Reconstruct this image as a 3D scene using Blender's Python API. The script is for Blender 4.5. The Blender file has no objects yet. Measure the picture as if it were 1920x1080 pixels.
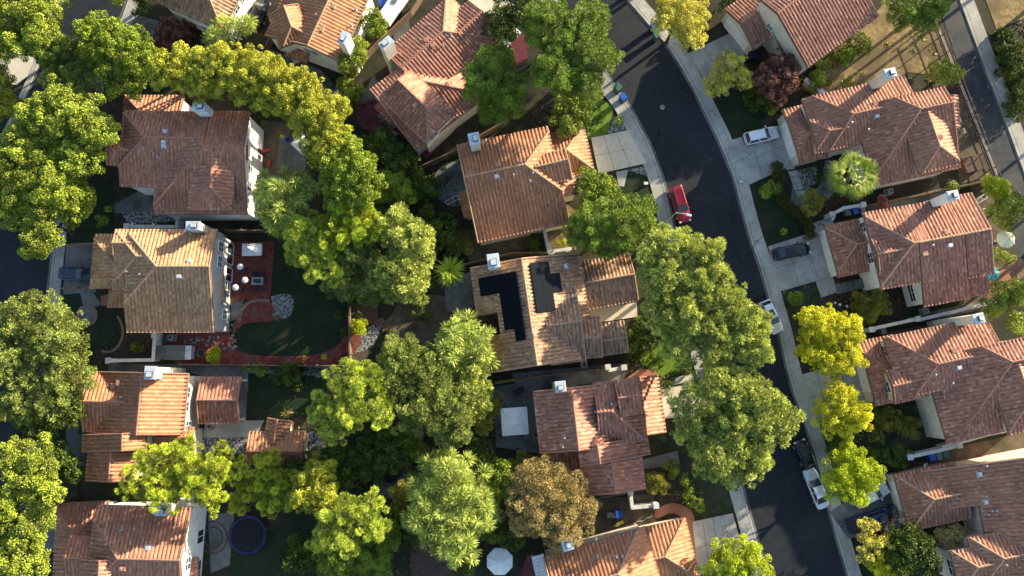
import bpy, bmesh, math, random
import numpy as np
from mathutils import Vector, Matrix

SC = bpy.context.scene
COL = SC.collection
# ------------------------------------------------------------------ camera
H = 95.0
TILT = math.radians(7.8)
F = 1280.0
cam_d = bpy.data.cameras.new("camera")
cam_d.lens = 24.0
cam_d.sensor_width = 36.0
cam_d.clip_end = 2000.0
cam_o = bpy.data.objects.new("camera", cam_d)
cam_o.location = (0, 0, H)
cam_o.rotation_euler = (TILT, 0, 0)
COL.objects.link(cam_o)
SC.camera = cam_o
# ------------------------------------------------------------------ sky and sun
SUN_AZ = math.radians(37.0)     # angle from +X (image right) towards +Y (image up)
SUN_EL = math.radians(13.0)
wd = bpy.data.worlds.new("World")
SC.world = wd
wd.use_nodes = True
nt = wd.node_tree
nt.nodes.clear()
sky = nt.nodes.new("ShaderNodeTexSky")
sky.sky_type = 'NISHITA'
sky.sun_disc = False
sky.sun_elevation = SUN_EL
sky.sun_rotation = math.radians(90.0) - SUN_AZ
bg = nt.nodes.new("ShaderNodeBackground")
bg.inputs[1].default_value = 0.118
wo = nt.nodes.new("ShaderNodeOutputWorld")
nt.links.new(sky.outputs[0], bg.inputs[0])
nt.links.new(bg.outputs[0], wo.inputs[0])
sd = bpy.data.lights.new("sun", 'SUN')
sd.energy = 5.0
sd.angle = math.radians(0.5)
sd.color = (1.0, 0.86, 0.60)
so = bpy.data.objects.new("sun", sd)
sv = Vector((math.cos(SUN_EL) * math.cos(SUN_AZ), math.cos(SUN_EL) * math.sin(SUN_AZ), math.sin(SUN_EL)))
so.rotation_euler = sv.to_track_quat('Z', 'Y').to_euler()
so.location = (60, 60, 60)
COL.objects.link(so)
SC.view_settings.view_transform = 'Standard'
SC.view_settings.look = 'None'
SC.view_settings.gamma = 1.0
SC.view_settings.exposure = 1.6
SC.view_settings.use_curve_mapping = False
SC.cycles.max_bounces = 5
SC.cycles.diffuse_bounces = 3
SC.cycles.use_denoising = True

# ------------------------------------------------------------------ geometry helpers
CT, ST = math.cos(TILT), math.sin(TILT)


def P(px, py, z=0.0):
    """world point at height z seen at pixel (px, py) of the 1920x1080 photograph"""
    x = (px - 960.0) / F
    y = (540.0 - py) / F
    dy = y * CT + ST
    dz = y * ST - CT
    t = (z - H) / dz
    return np.array([x * t, dy * t, z])


def proj(p):
    X, Y, Z = p[0], p[1], p[2] - H
    yc = Y * CT + Z * ST
    zc = -Y * ST + Z * CT
    return 960 + F * X / -zc, 540 - F * yc / -zc


def mpp(px, py, z=0.0):
    a = P(px, py, z)
    b = P(px + 1, py, z)
    return float(np.linalg.norm(b - a))


def link(name, me, parent=None):
    o = bpy.data.objects.new(name, me)
    COL.objects.link(o)
    if parent is not None:
        o.parent = parent
    return o


def tag(o, label=None, cat=None, group=None, kind=None):
    if label:
        o["label"] = label
    if cat:
        o["category"] = cat
    if group:
        o["group"] = group
    if kind:
        o["kind"] = kind
    return o


def empty(name, loc, label, cat, group=None, rz=0.0):
    o = bpy.data.objects.new(name, None)
    o.empty_display_size = 0.3
    o.location = loc
    o.rotation_euler = (0, 0, rz)
    COL.objects.link(o)
    return tag(o, label, cat, group)


def np_mesh(name, V, Q, mats, mi=None, uv=None, col=None, smooth=False):
    """V (n,3), Q (m,4) or list of polys"""
    me = bpy.data.meshes.new(name)
    if isinstance(Q, np.ndarray):
        n = len(Q)
        k = Q.shape[1]
        me.vertices.add(len(V))
        me.vertices.foreach_set("co", np.asarray(V, np.float32).ravel())
        me.loops.add(n * k)
        me.polygons.add(n)
        me.loops.foreach_set("vertex_index", Q.astype(np.int32).ravel())
        me.polygons.foreach_set("loop_start", np.arange(0, n * k, k, dtype=np.int32))
        me.polygons.foreach_set("loop_total", np.full(n, k, np.int32))
    else:
        me.from_pydata([tuple(v) for v in V], [], Q)
    for m in mats:
        me.materials.append(m)
    if mi is not None:
        me.polygons.foreach_set("material_index", np.asarray(mi, np.int32))
    if uv is not None:
        l = me.uv_layers.new(name="UVMap")
        l.data.foreach_set("uv", np.asarray(uv, np.float32).ravel())
    if col is not None:
        a = me.attributes.new("tint", 'FLOAT_COLOR', 'FACE')
        a.data.foreach_set("color", np.asarray(col, np.float32).ravel())
    if smooth:
        me.polygons.foreach_set("use_smooth", np.ones(len(me.polygons), bool))
    me.update(calc_edges=True)
    me.validate()
    return me


class MB:
    """collects simple solids into one mesh; coordinates are local to the thing"""

    def __init__(self):
        self.v = []
        self.f = []
        self.m = []

    def add(self, vs, fs, mi=0):
        o = len(self.v)
        self.v += [tuple(map(float, v)) for v in vs]
        self.f += [[i + o for i in f] for f in fs]
        self.m += [mi] * len(fs)
        return self

    def box(self, c, s, rz=0.0, mi=0, taper=1.0):
        hx, hy, hz = s[0] / 2, s[1] / 2, s[2] / 2
        ca, sa = math.cos(rz), math.sin(rz)
        vs = []
        for z in (-hz, hz):
            k = taper if z > 0 else 1.0
            for x, y in ((-hx, -hy), (hx, -hy), (hx, hy), (-hx, hy)):
                x *= k
                y *= k
                vs.append((c[0] + x * ca - y * sa, c[1] + x * sa + y * ca, c[2] + z))
        return self.add(vs, [[3, 2, 1, 0], [4, 5, 6, 7], [0, 1, 5, 4], [1, 2, 6, 5], [2, 3, 7, 6], [3, 0, 4, 7]], mi)

    def prism(self, pts, z0, z1, mi=0):
        n = len(pts)
        ar = sum(pts[i][0] * pts[(i + 1) % n][1] - pts[(i + 1) % n][0] * pts[i][1] for i in range(n))
        if ar < 0:
            pts = list(pts)[::-1]
        vs = [(p[0], p[1], z0) for p in pts] + [(p[0], p[1], z1) for p in pts]
        fs = [list(range(n))[::-1], list(range(n, 2 * n))] + [[i, (i + 1) % n, n + (i + 1) % n, n + i] for i in range(n)]
        return self.add(vs, fs, mi)

    def tube(self, a, b, r0, r1=None, n=8, mi=0):
        r1 = r0 if r1 is None else r1
        a, b = Vector(a), Vector(b)
        d = (b - a)
        if d.length < 1e-6:
            return self
        d.normalize()
        s = d.orthogonal().normalized()
        t = d.cross(s)
        vs = []
        for p, r in ((a, r0), (b, r1)):
            for i in range(n):
                w = 2 * math.pi * i / n
                vs.append(p + (s * math.cos(w) + t * math.sin(w)) * r)
        fs = [[i, (i + 1) % n, n + (i + 1) % n, n + i] for i in range(n)] + [list(range(n))[::-1], list(range(n, 2 * n))]
        return self.add(vs, fs, mi)

    def lathe(self, c, prof, n=20, mi=0):
        vs = []
        for r, z in prof:
            for i in range(n):
                w = 2 * math.pi * i / n
                vs.append((c[0] + r * math.cos(w), c[1] + r * math.sin(w), c[2] + z))
        fs = []
        for j in range(len(prof) - 1):
            for i in range(n):
                a = j * n + i
                b = j * n + (i + 1) % n
                fs.append([a, b, b + n, a + n])
        fs.append([i for i in range(n)][::-1])
        fs.append([(len(prof) - 1) * n + i for i in range(n)])
        return self.add(vs, fs, mi)

    def build(self, name, mats, parent=None, smooth=False, bevel=0):
        if not isinstance(mats, (list, tuple)):
            mats = [mats]
        me = np_mesh(name, self.v, self.f, mats, self.m, smooth=smooth)
        o = link(name, me, parent)
        if bevel:
            md = o.modifiers.new("bevel", 'BEVEL')
            md.width = bevel
            md.segments = 2
        return o


# ------------------------------------------------------------------ materials
def new_mat(name):
    m = bpy.data.materials.new(name)
    m.use_nodes = True
    n = m.node_tree
    b = n.nodes["Principled BSDF"]
    return m, n, b


def noise_mat(name, c1, c2, scale=1.0, rough=0.85, c3=None, s3=0.1, bump=0.0, bscale=8.0, metal=0.0, lo=0.35, hi=0.65, spec=0.3):
    """two colour noise mottle with an optional large-scale third colour"""
    m, n, b = new_mat(name)
    tc = n.nodes.new("ShaderNodeNewGeometry")
    tx = n.nodes.new("ShaderNodeTexNoise")
    tx.inputs["Scale"].default_value = scale
    tx.inputs["Detail"].default_value = 6
    n.links.new(tc.outputs["Position"], tx.inputs["Vector"])
    cr = n.nodes.new("ShaderNodeValToRGB")
    cr.color_ramp.elements[0].position = lo
    cr.color_ramp.elements[1].position = hi
    cr.color_ramp.elements[0].color = (*c1, 1)
    cr.color_ramp.elements[1].color = (*c2, 1)
    n.links.new(tx.outputs[0], cr.inputs[0])
    out = cr.outputs[0]
    if c3 is not None:
        t2 = n.nodes.new("ShaderNodeTexNoise")
        t2.inputs["Scale"].default_value = s3
        t2.inputs["Detail"].default_value = 4
        n.links.new(tc.outputs["Position"], t2.inputs["Vector"])
        r2 = n.nodes.new("ShaderNodeValToRGB")
        r2.color_ramp.elements[0].position = 0.45
        r2.color_ramp.elements[1].position = 0.62
        n.links.new(t2.outputs[0], r2.inputs[0])
        mx = n.nodes.new("ShaderNodeMix")
        mx.data_type = 'RGBA'
        n.links.new(r2.outputs[0], mx.inputs[0])
        n.links.new(out, mx.inputs[6])
        mx.inputs[7].default_value = (*c3, 1)
        out = mx.outputs[2]
    n.links.new(out, b.inputs["Base Color"])
    b.inputs["Roughness"].default_value = rough
    b.inputs["Metallic"].default_value = metal
    b.inputs["Specular IOR Level"].default_value = spec
    if bump:
        t3 = n.nodes.new("ShaderNodeTexNoise")
        t3.inputs["Scale"].default_value = bscale
        t3.inputs["Detail"].default_value = 4
        n.links.new(tc.outputs["Position"], t3.inputs["Vector"])
        bp = n.nodes.new("ShaderNodeBump")
        bp.inputs["Strength"].default_value = 0.6
        bp.inputs["Distance"].default_value = bump
        n.links.new(t3.outputs[0], bp.inputs["Height"])
        n.links.new(bp.outputs[0], b.inputs["Normal"])
    return m


def flat(name, c, rough=0.6, metal=0.0, spec=0.4):
    return noise_mat(name, tuple(x * 0.9 for x in c), tuple(min(1, x * 1.08) for x in c), 2.5, rough, metal=metal, spec=spec)


def tile_mat(name, ca, cb, cc, cd):
    """clay roof tiles: colour picked per tile from its UV cell, plus weathering"""
    m, n, b = new_mat(name)
    uv = n.nodes.new("ShaderNodeUVMap")
    uv.uv_map = "UVMap"
    fl = n.nodes.new("ShaderNodeVectorMath")
    fl.operation = 'FLOOR'
    n.links.new(uv.outputs[0], fl.inputs[0])
    wn = n.nodes.new("ShaderNodeTexWhiteNoise")
    wn.noise_dimensions = '2D'
    n.links.new(fl.outputs[0], wn.inputs["Vector"])
    cr = n.nodes.new("ShaderNodeValToRGB")
    e = cr.color_ramp.elements
    e[0].position = 0.0
    e[0].color = (*ca, 1)
    e[1].position = 0.3
    e[1].color = (*cb, 1)
    x = e.new(0.8)
    x.color = (*cc, 1)
    x = e.new(1.0)
    x.color = (*cd, 1)
    n.links.new(wn.outputs[0], cr.inputs[0])
    g = n.nodes.new("ShaderNodeNewGeometry")
    t2 = n.nodes.new("ShaderNodeTexNoise")
    t2.inputs["Scale"].default_value = 0.35
    t2.inputs["Detail"].default_value = 7
    n.links.new(g.outputs["Position"], t2.inputs["Vector"])
    mr = n.nodes.new("ShaderNodeMapRange")
    mr.inputs[1].default_value = 0.3
    mr.inputs[2].default_value = 0.7
    mr.inputs[3].default_value = 0.84
    mr.inputs[4].default_value = 1.1
    n.links.new(t2.outputs[0], mr.inputs[0])
    mx = n.nodes.new("ShaderNodeVectorMath")
    mx.operation = 'SCALE'
    n.links.new(cr.outputs[0], mx.inputs[0])
    n.links.new(mr.outputs[0], mx.inputs["Scale"])
    n.links.new(mx.outputs[0], b.inputs["Base Color"])
    b.inputs["Roughness"].default_value = 0.8
    b.inputs["Specular IOR Level"].default_value = 0.25
    return m


def leaf_mat(name, trans=0.38):
    m, n, b = new_mat(name)
    at = n.nodes.new("ShaderNodeAttribute")
    at.attribute_name = "tint"
    n.links.new(at.outputs["Color"], b.inputs["Base Color"])
    b.inputs["Roughness"].default_value = 0.55
    b.inputs["Specular IOR Level"].default_value = 0.25
    tr = n.nodes.new("ShaderNodeBsdfTranslucent")
    n.links.new(at.outputs["Color"], tr.inputs["Color"])
    mx = n.nodes.new("ShaderNodeMixShader")
    mx.inputs[0].default_value = trans
    n.links.new(b.outputs[0], mx.inputs[1])
    n.links.new(tr.outputs[0], mx.inputs[2])
    n.links.new(mx.outputs[0], n.nodes["Material Output"].inputs["Surface"])
    return m


M = {}
M['asphalt'] = noise_mat('asphalt', (0.011, 0.015, 0.021), (0.017, 0.021, 0.028), 0.9, 0.85, c3=(0.021, 0.024, 0.031), s3=0.12, bump=0.01, bscale=30)


def add_cracks(m, scale=0.16, dark=0.45, width=0.012):
    n = m.node_tree
    b = n.nodes["Principled BSDF"]
    src = b.inputs["Base Color"].links[0].from_socket
    g = n.nodes.new("ShaderNodeNewGeometry")
    nz = n.nodes.new("ShaderNodeTexNoise")
    nz.inputs["Scale"].default_value = 0.9
    nz.inputs["Detail"].default_value = 6
    n.links.new(g.outputs["Position"], nz.inputs["Vector"])
    mx = n.nodes.new("ShaderNodeVectorMath")
    mx.operation = 'MULTIPLY_ADD'
    n.links.new(nz.outputs["Color"], mx.inputs[0])
    mx.inputs[1].default_value = (1.6, 1.6, 0)
    n.links.new(g.outputs["Position"], mx.inputs[2])
    vo = n.nodes.new("ShaderNodeTexVoronoi")
    vo.feature = 'DISTANCE_TO_EDGE'
    vo.inputs["Scale"].default_value = scale
    n.links.new(mx.outputs[0], vo.inputs["Vector"])
    mr = n.nodes.new("ShaderNodeMapRange")
    mr.inputs[1].default_value = width * 0.3
    mr.inputs[2].default_value = width
    mr.inputs[3].default_value = dark
    mr.inputs[4].default_value = 1.0
    n.links.new(vo.outputs["Distance"], mr.inputs[0])
    sc = n.nodes.new("ShaderNodeVectorMath")
    sc.operation = 'SCALE'
    n.links.new(src, sc.inputs[0])
    n.links.new(mr.outputs[0], sc.inputs["Scale"])
    n.links.new(sc.outputs[0], b.inputs["Base Color"])
    return m


add_cracks(M['asphalt'])
M['asphalt_patch'] = noise_mat('asphalt_patch', (0.012, 0.015, 0.02), (0.018, 0.021, 0.027), 1.2, 0.85)
M['asphalt_stain'] = noise_mat('asphalt_stain', (0.010, 0.011, 0.013), (0.02, 0.022, 0.026), 2.0, 0.6)
M['asphalt_old'] = noise_mat('asphalt_old', (0.032, 0.037, 0.046), (0.055, 0.058, 0.066), 0.9, 0.9, c3=(0.075, 0.075, 0.075), s3=0.2, bump=0.01, bscale=30)
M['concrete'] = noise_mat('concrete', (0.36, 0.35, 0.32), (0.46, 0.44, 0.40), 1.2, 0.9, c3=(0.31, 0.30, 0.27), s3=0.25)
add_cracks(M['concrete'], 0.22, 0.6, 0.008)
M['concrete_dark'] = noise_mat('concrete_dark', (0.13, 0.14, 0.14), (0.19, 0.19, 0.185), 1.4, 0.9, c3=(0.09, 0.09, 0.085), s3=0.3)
M['pave_pale'] = noise_mat('pave_pale', (0.54, 0.49, 0.39), (0.62, 0.56, 0.45), 1.4, 0.9)
M['soil'] = noise_mat('soil', (0.030, 0.026, 0.018), (0.06, 0.046, 0.031), 0.8, 0.95, c3=(0.02, 0.028, 0.012), s3=0.18, bump=0.06, bscale=4)
M['mulch'] = noise_mat('mulch', (0.030, 0.020, 0.014), (0.075, 0.048, 0.032), 2.5, 0.95, bump=0.05, bscale=6)
M['dirt'] = noise_mat('dirt', (0.09, 0.07, 0.046), (0.145, 0.11, 0.075), 0.9, 0.95, c3=(0.065, 0.06, 0.036), s3=0.3, bump=0.04, bscale=5)
M['drygrass'] = noise_mat('drygrass', (0.17, 0.115, 0.05), (0.33, 0.24, 0.11), 1.5, 0.95, c3=(0.14, 0.10, 0.05), s3=0.22, bump=0.08, bscale=5)
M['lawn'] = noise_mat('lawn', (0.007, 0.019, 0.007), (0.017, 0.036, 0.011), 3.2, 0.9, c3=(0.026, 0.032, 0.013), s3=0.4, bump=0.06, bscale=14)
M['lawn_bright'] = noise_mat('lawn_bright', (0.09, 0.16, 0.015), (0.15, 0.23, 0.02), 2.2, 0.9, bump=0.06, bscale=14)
M['lawn_poor'] = noise_mat('lawn_poor', (0.022, 0.034, 0.014), (0.04, 0.052, 0.02), 1.2, 0.95, c3=(0.06, 0.055, 0.035), s3=0.3, bump=0.06, bscale=8)
M['red_paver'] = noise_mat('red_paver', (0.17, 0.034, 0.028), (0.28, 0.058, 0.044), 1.6, 0.9, c3=(0.17, 0.07, 0.055), s3=0.4)


def add_pavers(m, w=0.62, h=0.31):
    n = m.node_tree
    b = n.nodes["Principled BSDF"]
    src = b.inputs["Base Color"].links[0].from_socket
    g = n.nodes.new("ShaderNodeNewGeometry")
    br = n.nodes.new("ShaderNodeTexBrick")
    br.inputs["Scale"].default_value = 1.0
    br.inputs["Brick Width"].default_value = w
    br.inputs["Row Height"].default_value = h
    br.inputs["Mortar Size"].default_value = 0.03
    br.inputs["Color1"].default_value = (0.82, 0.82, 0.82, 1)
    br.inputs["Color2"].default_value = (1.15, 1.1, 1.1, 1)
    br.inputs["Mortar"].default_value = (0.55, 0.6, 0.6, 1)
    n.links.new(g.outputs["Position"], br.inputs["Vector"])
    mu = n.nodes.new("ShaderNodeVectorMath")
    mu.operation = 'MULTIPLY'
    n.links.new(src, mu.inputs[0])
    n.links.new(br.outputs["Color"], mu.inputs[1])
    n.links.new(mu.outputs[0], b.inputs["Base Color"])


add_pavers(M['red_paver'], 0.8, 0.8)
M['brick_edge'] = noise_mat('brick_edge', (0.20, 0.12, 0.09), (0.28, 0.17, 0.13), 5, 0.9)
M['gravel'] = noise_mat('gravel', (0.05, 0.055, 0.06), (0.30, 0.30, 0.30), 3.2, 0.95, bump=0.12, bscale=3.2, lo=0.42, hi=0.58)
M['stone'] = noise_mat('stone', (0.18, 0.18, 0.18), (0.34, 0.34, 0.33), 1.5, 0.9)
M['deck'] = noise_mat('deck', (0.075, 0.045, 0.035), (0.12, 0.07, 0.055), 3, 0.85)
M['wine'] = noise_mat('wine', (0.09, 0.02, 0.03), (0.14, 0.035, 0.045), 2, 0.85)
M['stucco'] = noise_mat('stucco', (0.56, 0.50, 0.40), (0.66, 0.60, 0.49), 1.2, 0.9)
M['stucco_white'] = noise_mat('stucco_white', (0.70, 0.69, 0.66), (0.80, 0.78, 0.75), 1.2, 0.9)
M['stucco_grey'] = noise_mat('stucco_grey', (0.34, 0.35, 0.35), (0.42, 0.43, 0.42), 1.2, 0.9)
M['stucco_pink'] = noise_mat('stucco_pink', (0.62, 0.50, 0.42), (0.72, 0.60, 0.51), 1.2, 0.9)
M['wall_cap'] = noise_mat('wall_cap', (0.50, 0.50, 0.47), (0.66, 0.65, 0.62), 1.5, 0.9)
M['fence_wood'] = noise_mat('fence_wood', (0.13, 0.085, 0.055), (0.22, 0.15, 0.10), 2.5, 0.9)
M['trim'] = flat('trim', (0.62, 0.58, 0.50))
M['trim_white'] = flat('trim_white', (0.78, 0.78, 0.76))
M['fascia'] = flat('fascia', (0.25, 0.15, 0.10))
M['white'] = flat('white_paint', (0.78, 0.79, 0.8), 0.45)
M['cap_metal'] = flat('cap_metal', (0.55, 0.6, 0.64), 0.45, 0.2)
M['dark_metal'] = flat('dark_metal', (0.05, 0.055, 0.06), 0.5, 0.3)
M['grey_metal'] = flat('grey_metal', (0.35, 0.37, 0.4), 0.45, 0.4)
M['glass'] = flat('window_glass', (0.03, 0.04, 0.05), 0.08, 0.0, 0.8)
M['black'] = flat('black_rubber', (0.02, 0.02, 0.022), 0.7)
M['blue_plastic'] = flat('blue_plastic', (0.015, 0.09, 0.42), 0.45)
M['blue_dark'] = flat('blue_dark', (0.007, 0.012, 0.07), 0.5)
M['green_plastic'] = flat('green_plastic', (0.04, 0.12, 0.09), 0.5)
M['grey_plastic'] = flat('grey_plastic', (0.12, 0.14, 0.15), 0.5)
M['canvas'] = noise_mat('canvas', (0.76, 0.77, 0.78), (0.84, 0.85, 0.86), 1.2, 0.8)
M['canvas_cream'] = noise_mat('canvas_cream', (0.60, 0.62, 0.46), (0.68, 0.70, 0.52), 1.2, 0.8)
M['canvas_teal'] = flat('canvas_teal', (0.02, 0.42, 0.46), 0.7)
M['net_black'] = flat('net_black', (0.008, 0.010, 0.016), 0.9)
M['wood_brown'] = flat('wood_brown', (0.16, 0.08, 0.055), 0.7)
M['red_toy'] = flat('red_toy', (0.55, 0.03, 0.02), 0.5)
M['yellow_toy'] = flat('yellow_toy', (0.55, 0.42, 0.03), 0.5)
M['terracotta'] = flat('terracotta', (0.30, 0.13, 0.08), 0.8)
M['bark'] = noise_mat('bark', (0.05, 0.035, 0.025), (0.12, 0.085, 0.06), 3, 0.95)
M['bark_pale'] = noise_mat('bark_pale', (0.16, 0.12, 0.09), (0.28, 0.22, 0.17), 3, 0.95)
M['leaf'] = leaf_mat('leaf', 0.10)
M['solar'] = flat('solar_cell', (0.003, 0.004, 0.008), 0.5, 0.0, 0.1)
M['solar2'] = flat('solar_cell_blue', (0.006, 0.010, 0.016), 0.5, 0.0, 0.1)
M['headlight'] = flat('headlight', (0.7, 0.72, 0.75), 0.15, 0.1, 0.7)
M['taillight'] = flat('taillight', (0.4, 0.02, 0.02), 0.3)
TILES = {
    'red': tile_mat('tiles_red', (0.271, 0.129, 0.088), (0.361, 0.172, 0.116), (0.399, 0.191, 0.129), (0.527, 0.288, 0.196)),
    'wine': tile_mat('tiles_wine', (0.249, 0.114, 0.081), (0.358, 0.166, 0.117), (0.414, 0.192, 0.135), (0.584, 0.309, 0.218)),
    'tan': tile_mat('tiles_tan', (0.31, 0.174, 0.098), (0.443, 0.247, 0.139), (0.492, 0.275, 0.155), (0.593, 0.382, 0.215)),
    'orange': tile_mat('tiles_orange', (0.291, 0.135, 0.076), (0.38, 0.176, 0.1), (0.415, 0.194, 0.109), (0.509, 0.272, 0.153)),
    'brown': tile_mat('tiles_brown', (0.223, 0.132, 0.084), (0.354, 0.209, 0.133), (0.41, 0.243, 0.153), (0.522, 0.354, 0.225)),
}
M['ridge_red'] = noise_mat('ridge_red', (0.30, 0.14, 0.10), (0.40, 0.20, 0.14), 3, 0.85)
M['ridge_tan'] = noise_mat('ridge_tan', (0.33, 0.20, 0.13), (0.45, 0.29, 0.19), 3, 0.85)

# ------------------------------------------------------------------ roofs and houses
TP = 0.50      # tile width
TR = 0.44      # course
TAMP = 0.19


def strip(c0, c1, vmin, vmax, to3):
    """corrugated tiled surface over columns c in [c0,c1], horizontal run v in [vmin(c), vmax]"""
    n = max(2, int(math.ceil((c1 - c0) / (TP / 8.0))) + 1)
    c = np.linspace(c0, c1, n)
    vm = np.array([vmin(x) for x in c])
    nr = int(math.ceil(vmax / TR)) + 1
    rows = []
    offs = []
    ks = []
    for k in range(nr):
        a = vmax - k * TR
        if a <= -0.001:
            break
        rows += [a, max(a - TR, 0.0)]
        offs += [0.09, 0.0]
        ks += [k, k]
    rows = np.array(rows)
    offs = np.array(offs)
    R = len(rows)
    VV = np.maximum(rows[:, None], vm[None, :])
    CC = np.repeat(c[None, :], R, 0)
    prof = np.abs(np.cos(np.pi * CC / TP)) ** 0.75 * TAMP
    ZO = prof + offs[:, None]
    V = to3(CC, VV, ZO).reshape(-1, 3)
    idx = np.arange(R * n).reshape(R, n)
    q = np.stack([idx[:-1, :-1], idx[:-1, 1:], idx[1:, 1:], idx[1:, :-1]], -1)
    ok = ~((rows[:-1, None] <= vm[None, :-1] + 1e-6) & (rows[:-1, None] <= vm[None, 1:] + 1e-6))
    q = q[ok]
    uu = np.stack([(CC / TP * 2 + 0.5), np.repeat((np.array(ks)[:, None] + 0.5), n, 1)], -1).reshape(-1, 2)
    # every loop takes the uv of the first vertex's column / lower row so a face stays in one tile
    fu = uu[q[:, 0]]
    uv = np.repeat(fu[:, None, :], 4, 1).reshape(-1, 2)
    return V, q, uv


class House:
    def __init__(self, name, label, tiles='red', ridge='ridge_red', wall='stucco', cat='house', group=None, fascia='fascia', base=None):
        self.root = empty(name, (0, 0, 0), label, cat, group)
        self.tiles, self.ridge, self.wall = TILES[tiles], M[ridge], M[wall]
        self.fascia = M[fascia]
        self.V, self.Q, self.UV = [], [], []
        self.nv = 0
        self.slab = MB()
        self.caps = MB()
        self.wallmb = MB()
        self.wings = []
        self.seed = random.Random(hash(name + label) % 9999 if False else len(label) * 7)

    def wing(self, A, B, E1, E2=None, ea=None, eb=None, ze=None, zr=None, t=0.30, walls=True, inset=0.45, wz0=0.0, caps=True, dz=0.0, g0=True, g1=True):
        z_e = ze if ze is not None else 5.0
        z_r = zr if zr is not None else z_e + 2.5
        for _ in range(30):
            a, b = P(*A, z_r), P(*B, z_r)
            u = (b - a)[:2]
            L = np.linalg.norm(u)
            u = u / L
            nn = np.array([-u[1], u[0]])
            e1 = P(*E1, z_e)
            d1 = float(np.dot((e1 - a)[:2], nn))
            if zr is None:
                z_r = z_e + abs(d1) * t
            else:
                z_e = z_r - abs(d1) * t
        s1 = 1 if d1 > 0 else -1
        d1 = abs(d1)
        n1 = nn * s1
        if E2 is None:
            d2 = d1
        else:
            z2 = z_e
            for _ in range(30):
                d2 = -float(np.dot((P(*E2, z2) - a)[:2], n1))
                z2 = z_r - max(d2, 0.02) * t
            d2 = max(d2, 0.02)
        ends = []
        for pt, o, sg in ((ea, a, -1), (eb, b, 1)):
            if pt is None:
                ends.append(None)
                continue
            z3 = z_e
            for _ in range(30):
                e = float(np.dot((P(*pt, z3) - o)[:2], u)) * sg
                z3 = z_r - max(e, 0.05) * t
            ends.append(max(e, 0.05))
        w = dict(a=a[:2], u=u, n1=n1, L=L, d=(d1, d2), e=ends, zr=z_r, t=t)
        self.wings.append(w)
        z_r0 = z_r + dz
        sq = 1.0
        # tile planes
        def side(sgn, d):
            ca = -min(ends[0], d) if ends[0] else 0.0
            cb = L + (min(ends[1], d) if ends[1] else 0.0)

            def vmin(c):
                return min(d, max(0.0, -c, c - L))

            def to3(CC, VV, ZO):
                x = a[0] + u[0] * CC + sgn * n1[0] * VV
                y = a[1] + u[1] * CC + sgn * n1[1] * VV
                return np.stack([x, y, z_r0 - VV * t + ZO], -1)
            poly = [(0, 0), (L, 0)]
            if ends[1]:
                m = min(ends[1], d)
                poly.append((L + m, m))
                if m < d:
                    poly.append((L + m, d))
            else:
                poly.append((L, d))
            if ends[0]:
                m = min(ends[0], d)
                if m < d:
                    poly.append((-m, d))
                poly.append((-m, m))
            else:
                poly.append((0, d))
            self._plane(ca, cb, vmin, d, to3, poly)

        def end(which):
            e = ends[which]
            o = a if which == 0 else b
            du = -u if which == 0 else u
            lo, hi = -min(d2, e), min(d1, e)

            def vmin(c):
                return min(e, abs(c))

            def to3(CC, VV, ZO):
                x = o[0] + n1[0] * CC + du[0] * VV
                y = o[1] + n1[1] * CC + du[1] * VV
                return np.stack([x, y, z_r0 - VV * t + ZO], -1)
            poly = [(0, 0)]
            m = min(d1, e)
            poly.append((m, m))
            if m < e:
                poly.append((m, e))
            m2 = min(d2, e)
            if m2 < e:
                poly.append((-m2, e))
            poly.append((-m2, m2))
            self._plane(lo, hi, vmin, e, to3, poly)

        side(1, d1)
        side(-1, d2)
        if ends[0]:
            end(0)
        if ends[1]:
            end(1)
        # ridge and hip caps
        def pt3(c, ac):
            bey = max(0.0, -c, c - L)
            q = a[:2] + u * c + n1 * ac
            return (q[0], q[1], z_r0 - t * max(abs(ac), bey) + TAMP + 0.05)
        if caps:
            r = 0.15
            self.cap(pt3(0, 0), pt3(L, 0), r)
            for k, (e, c0, sg) in enumerate(((ends[0], 0, -1), (ends[1], L, 1))):
                if e:
                    for d, s in ((d1, 1), (d2, -1)):
                        m = min(e, d)
                        if m > 0.3:
                            self.cap(pt3(c0, 0), pt3(c0 + sg * m, s * m), r)
                elif (g0, g1)[k]:
                    for d, s in ((d1, 1), (d2, -1)):
                        if d > 0.3:
                            self.cap(pt3(c0 + (0.08 if sg < 0 else -0.08), 0), pt3(c0 + (0.08 if sg < 0 else -0.08), s * d), 0.11)
        # walls
        w['inset'] = inset
        if walls:
            i0 = inset
            c0 = -(ends[0] - i0) if ends[0] else 0.35
            c1 = L + (ends[1] - i0) if ends[1] else L - 0.35
            a1 = max(0.1, d1 - i0)
            a2 = -max(0.1, d2 - i0) if d2 > 0.3 else 0.0
            w['rect'] = (c0, c1, a2, a1)

            def top(c, ac):
                bey = max(0.0, -c, c - L)
                return z_r - t * max(abs(ac), bey) - 0.1
            ring = [(c0, a2), (c1, a2)]
            if a2 < 0 < a1:
                ring.append((c1, 0))
            ring.append((c1, a1))
            ring.append((c0, a1))
            if a2 < 0 < a1:
                ring.append((c0, 0))
            # extra points where hip planes cross the end walls
            vs = []
            for c, ac in ring:
                q = a[:2] + u * c + n1 * ac
                vs.append((q[0], q[1], wz0))
            for c, ac in ring:
                q = a[:2] + u * c + n1 * ac
                zz = top(c, ac)
                vs.append((q[0], q[1], zz))
            n = len(ring)
            self.wallmb.add(vs, [[i, (i + 1) % n, n + (i + 1) % n, n + i] for i in range(n)])
        return w

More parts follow.
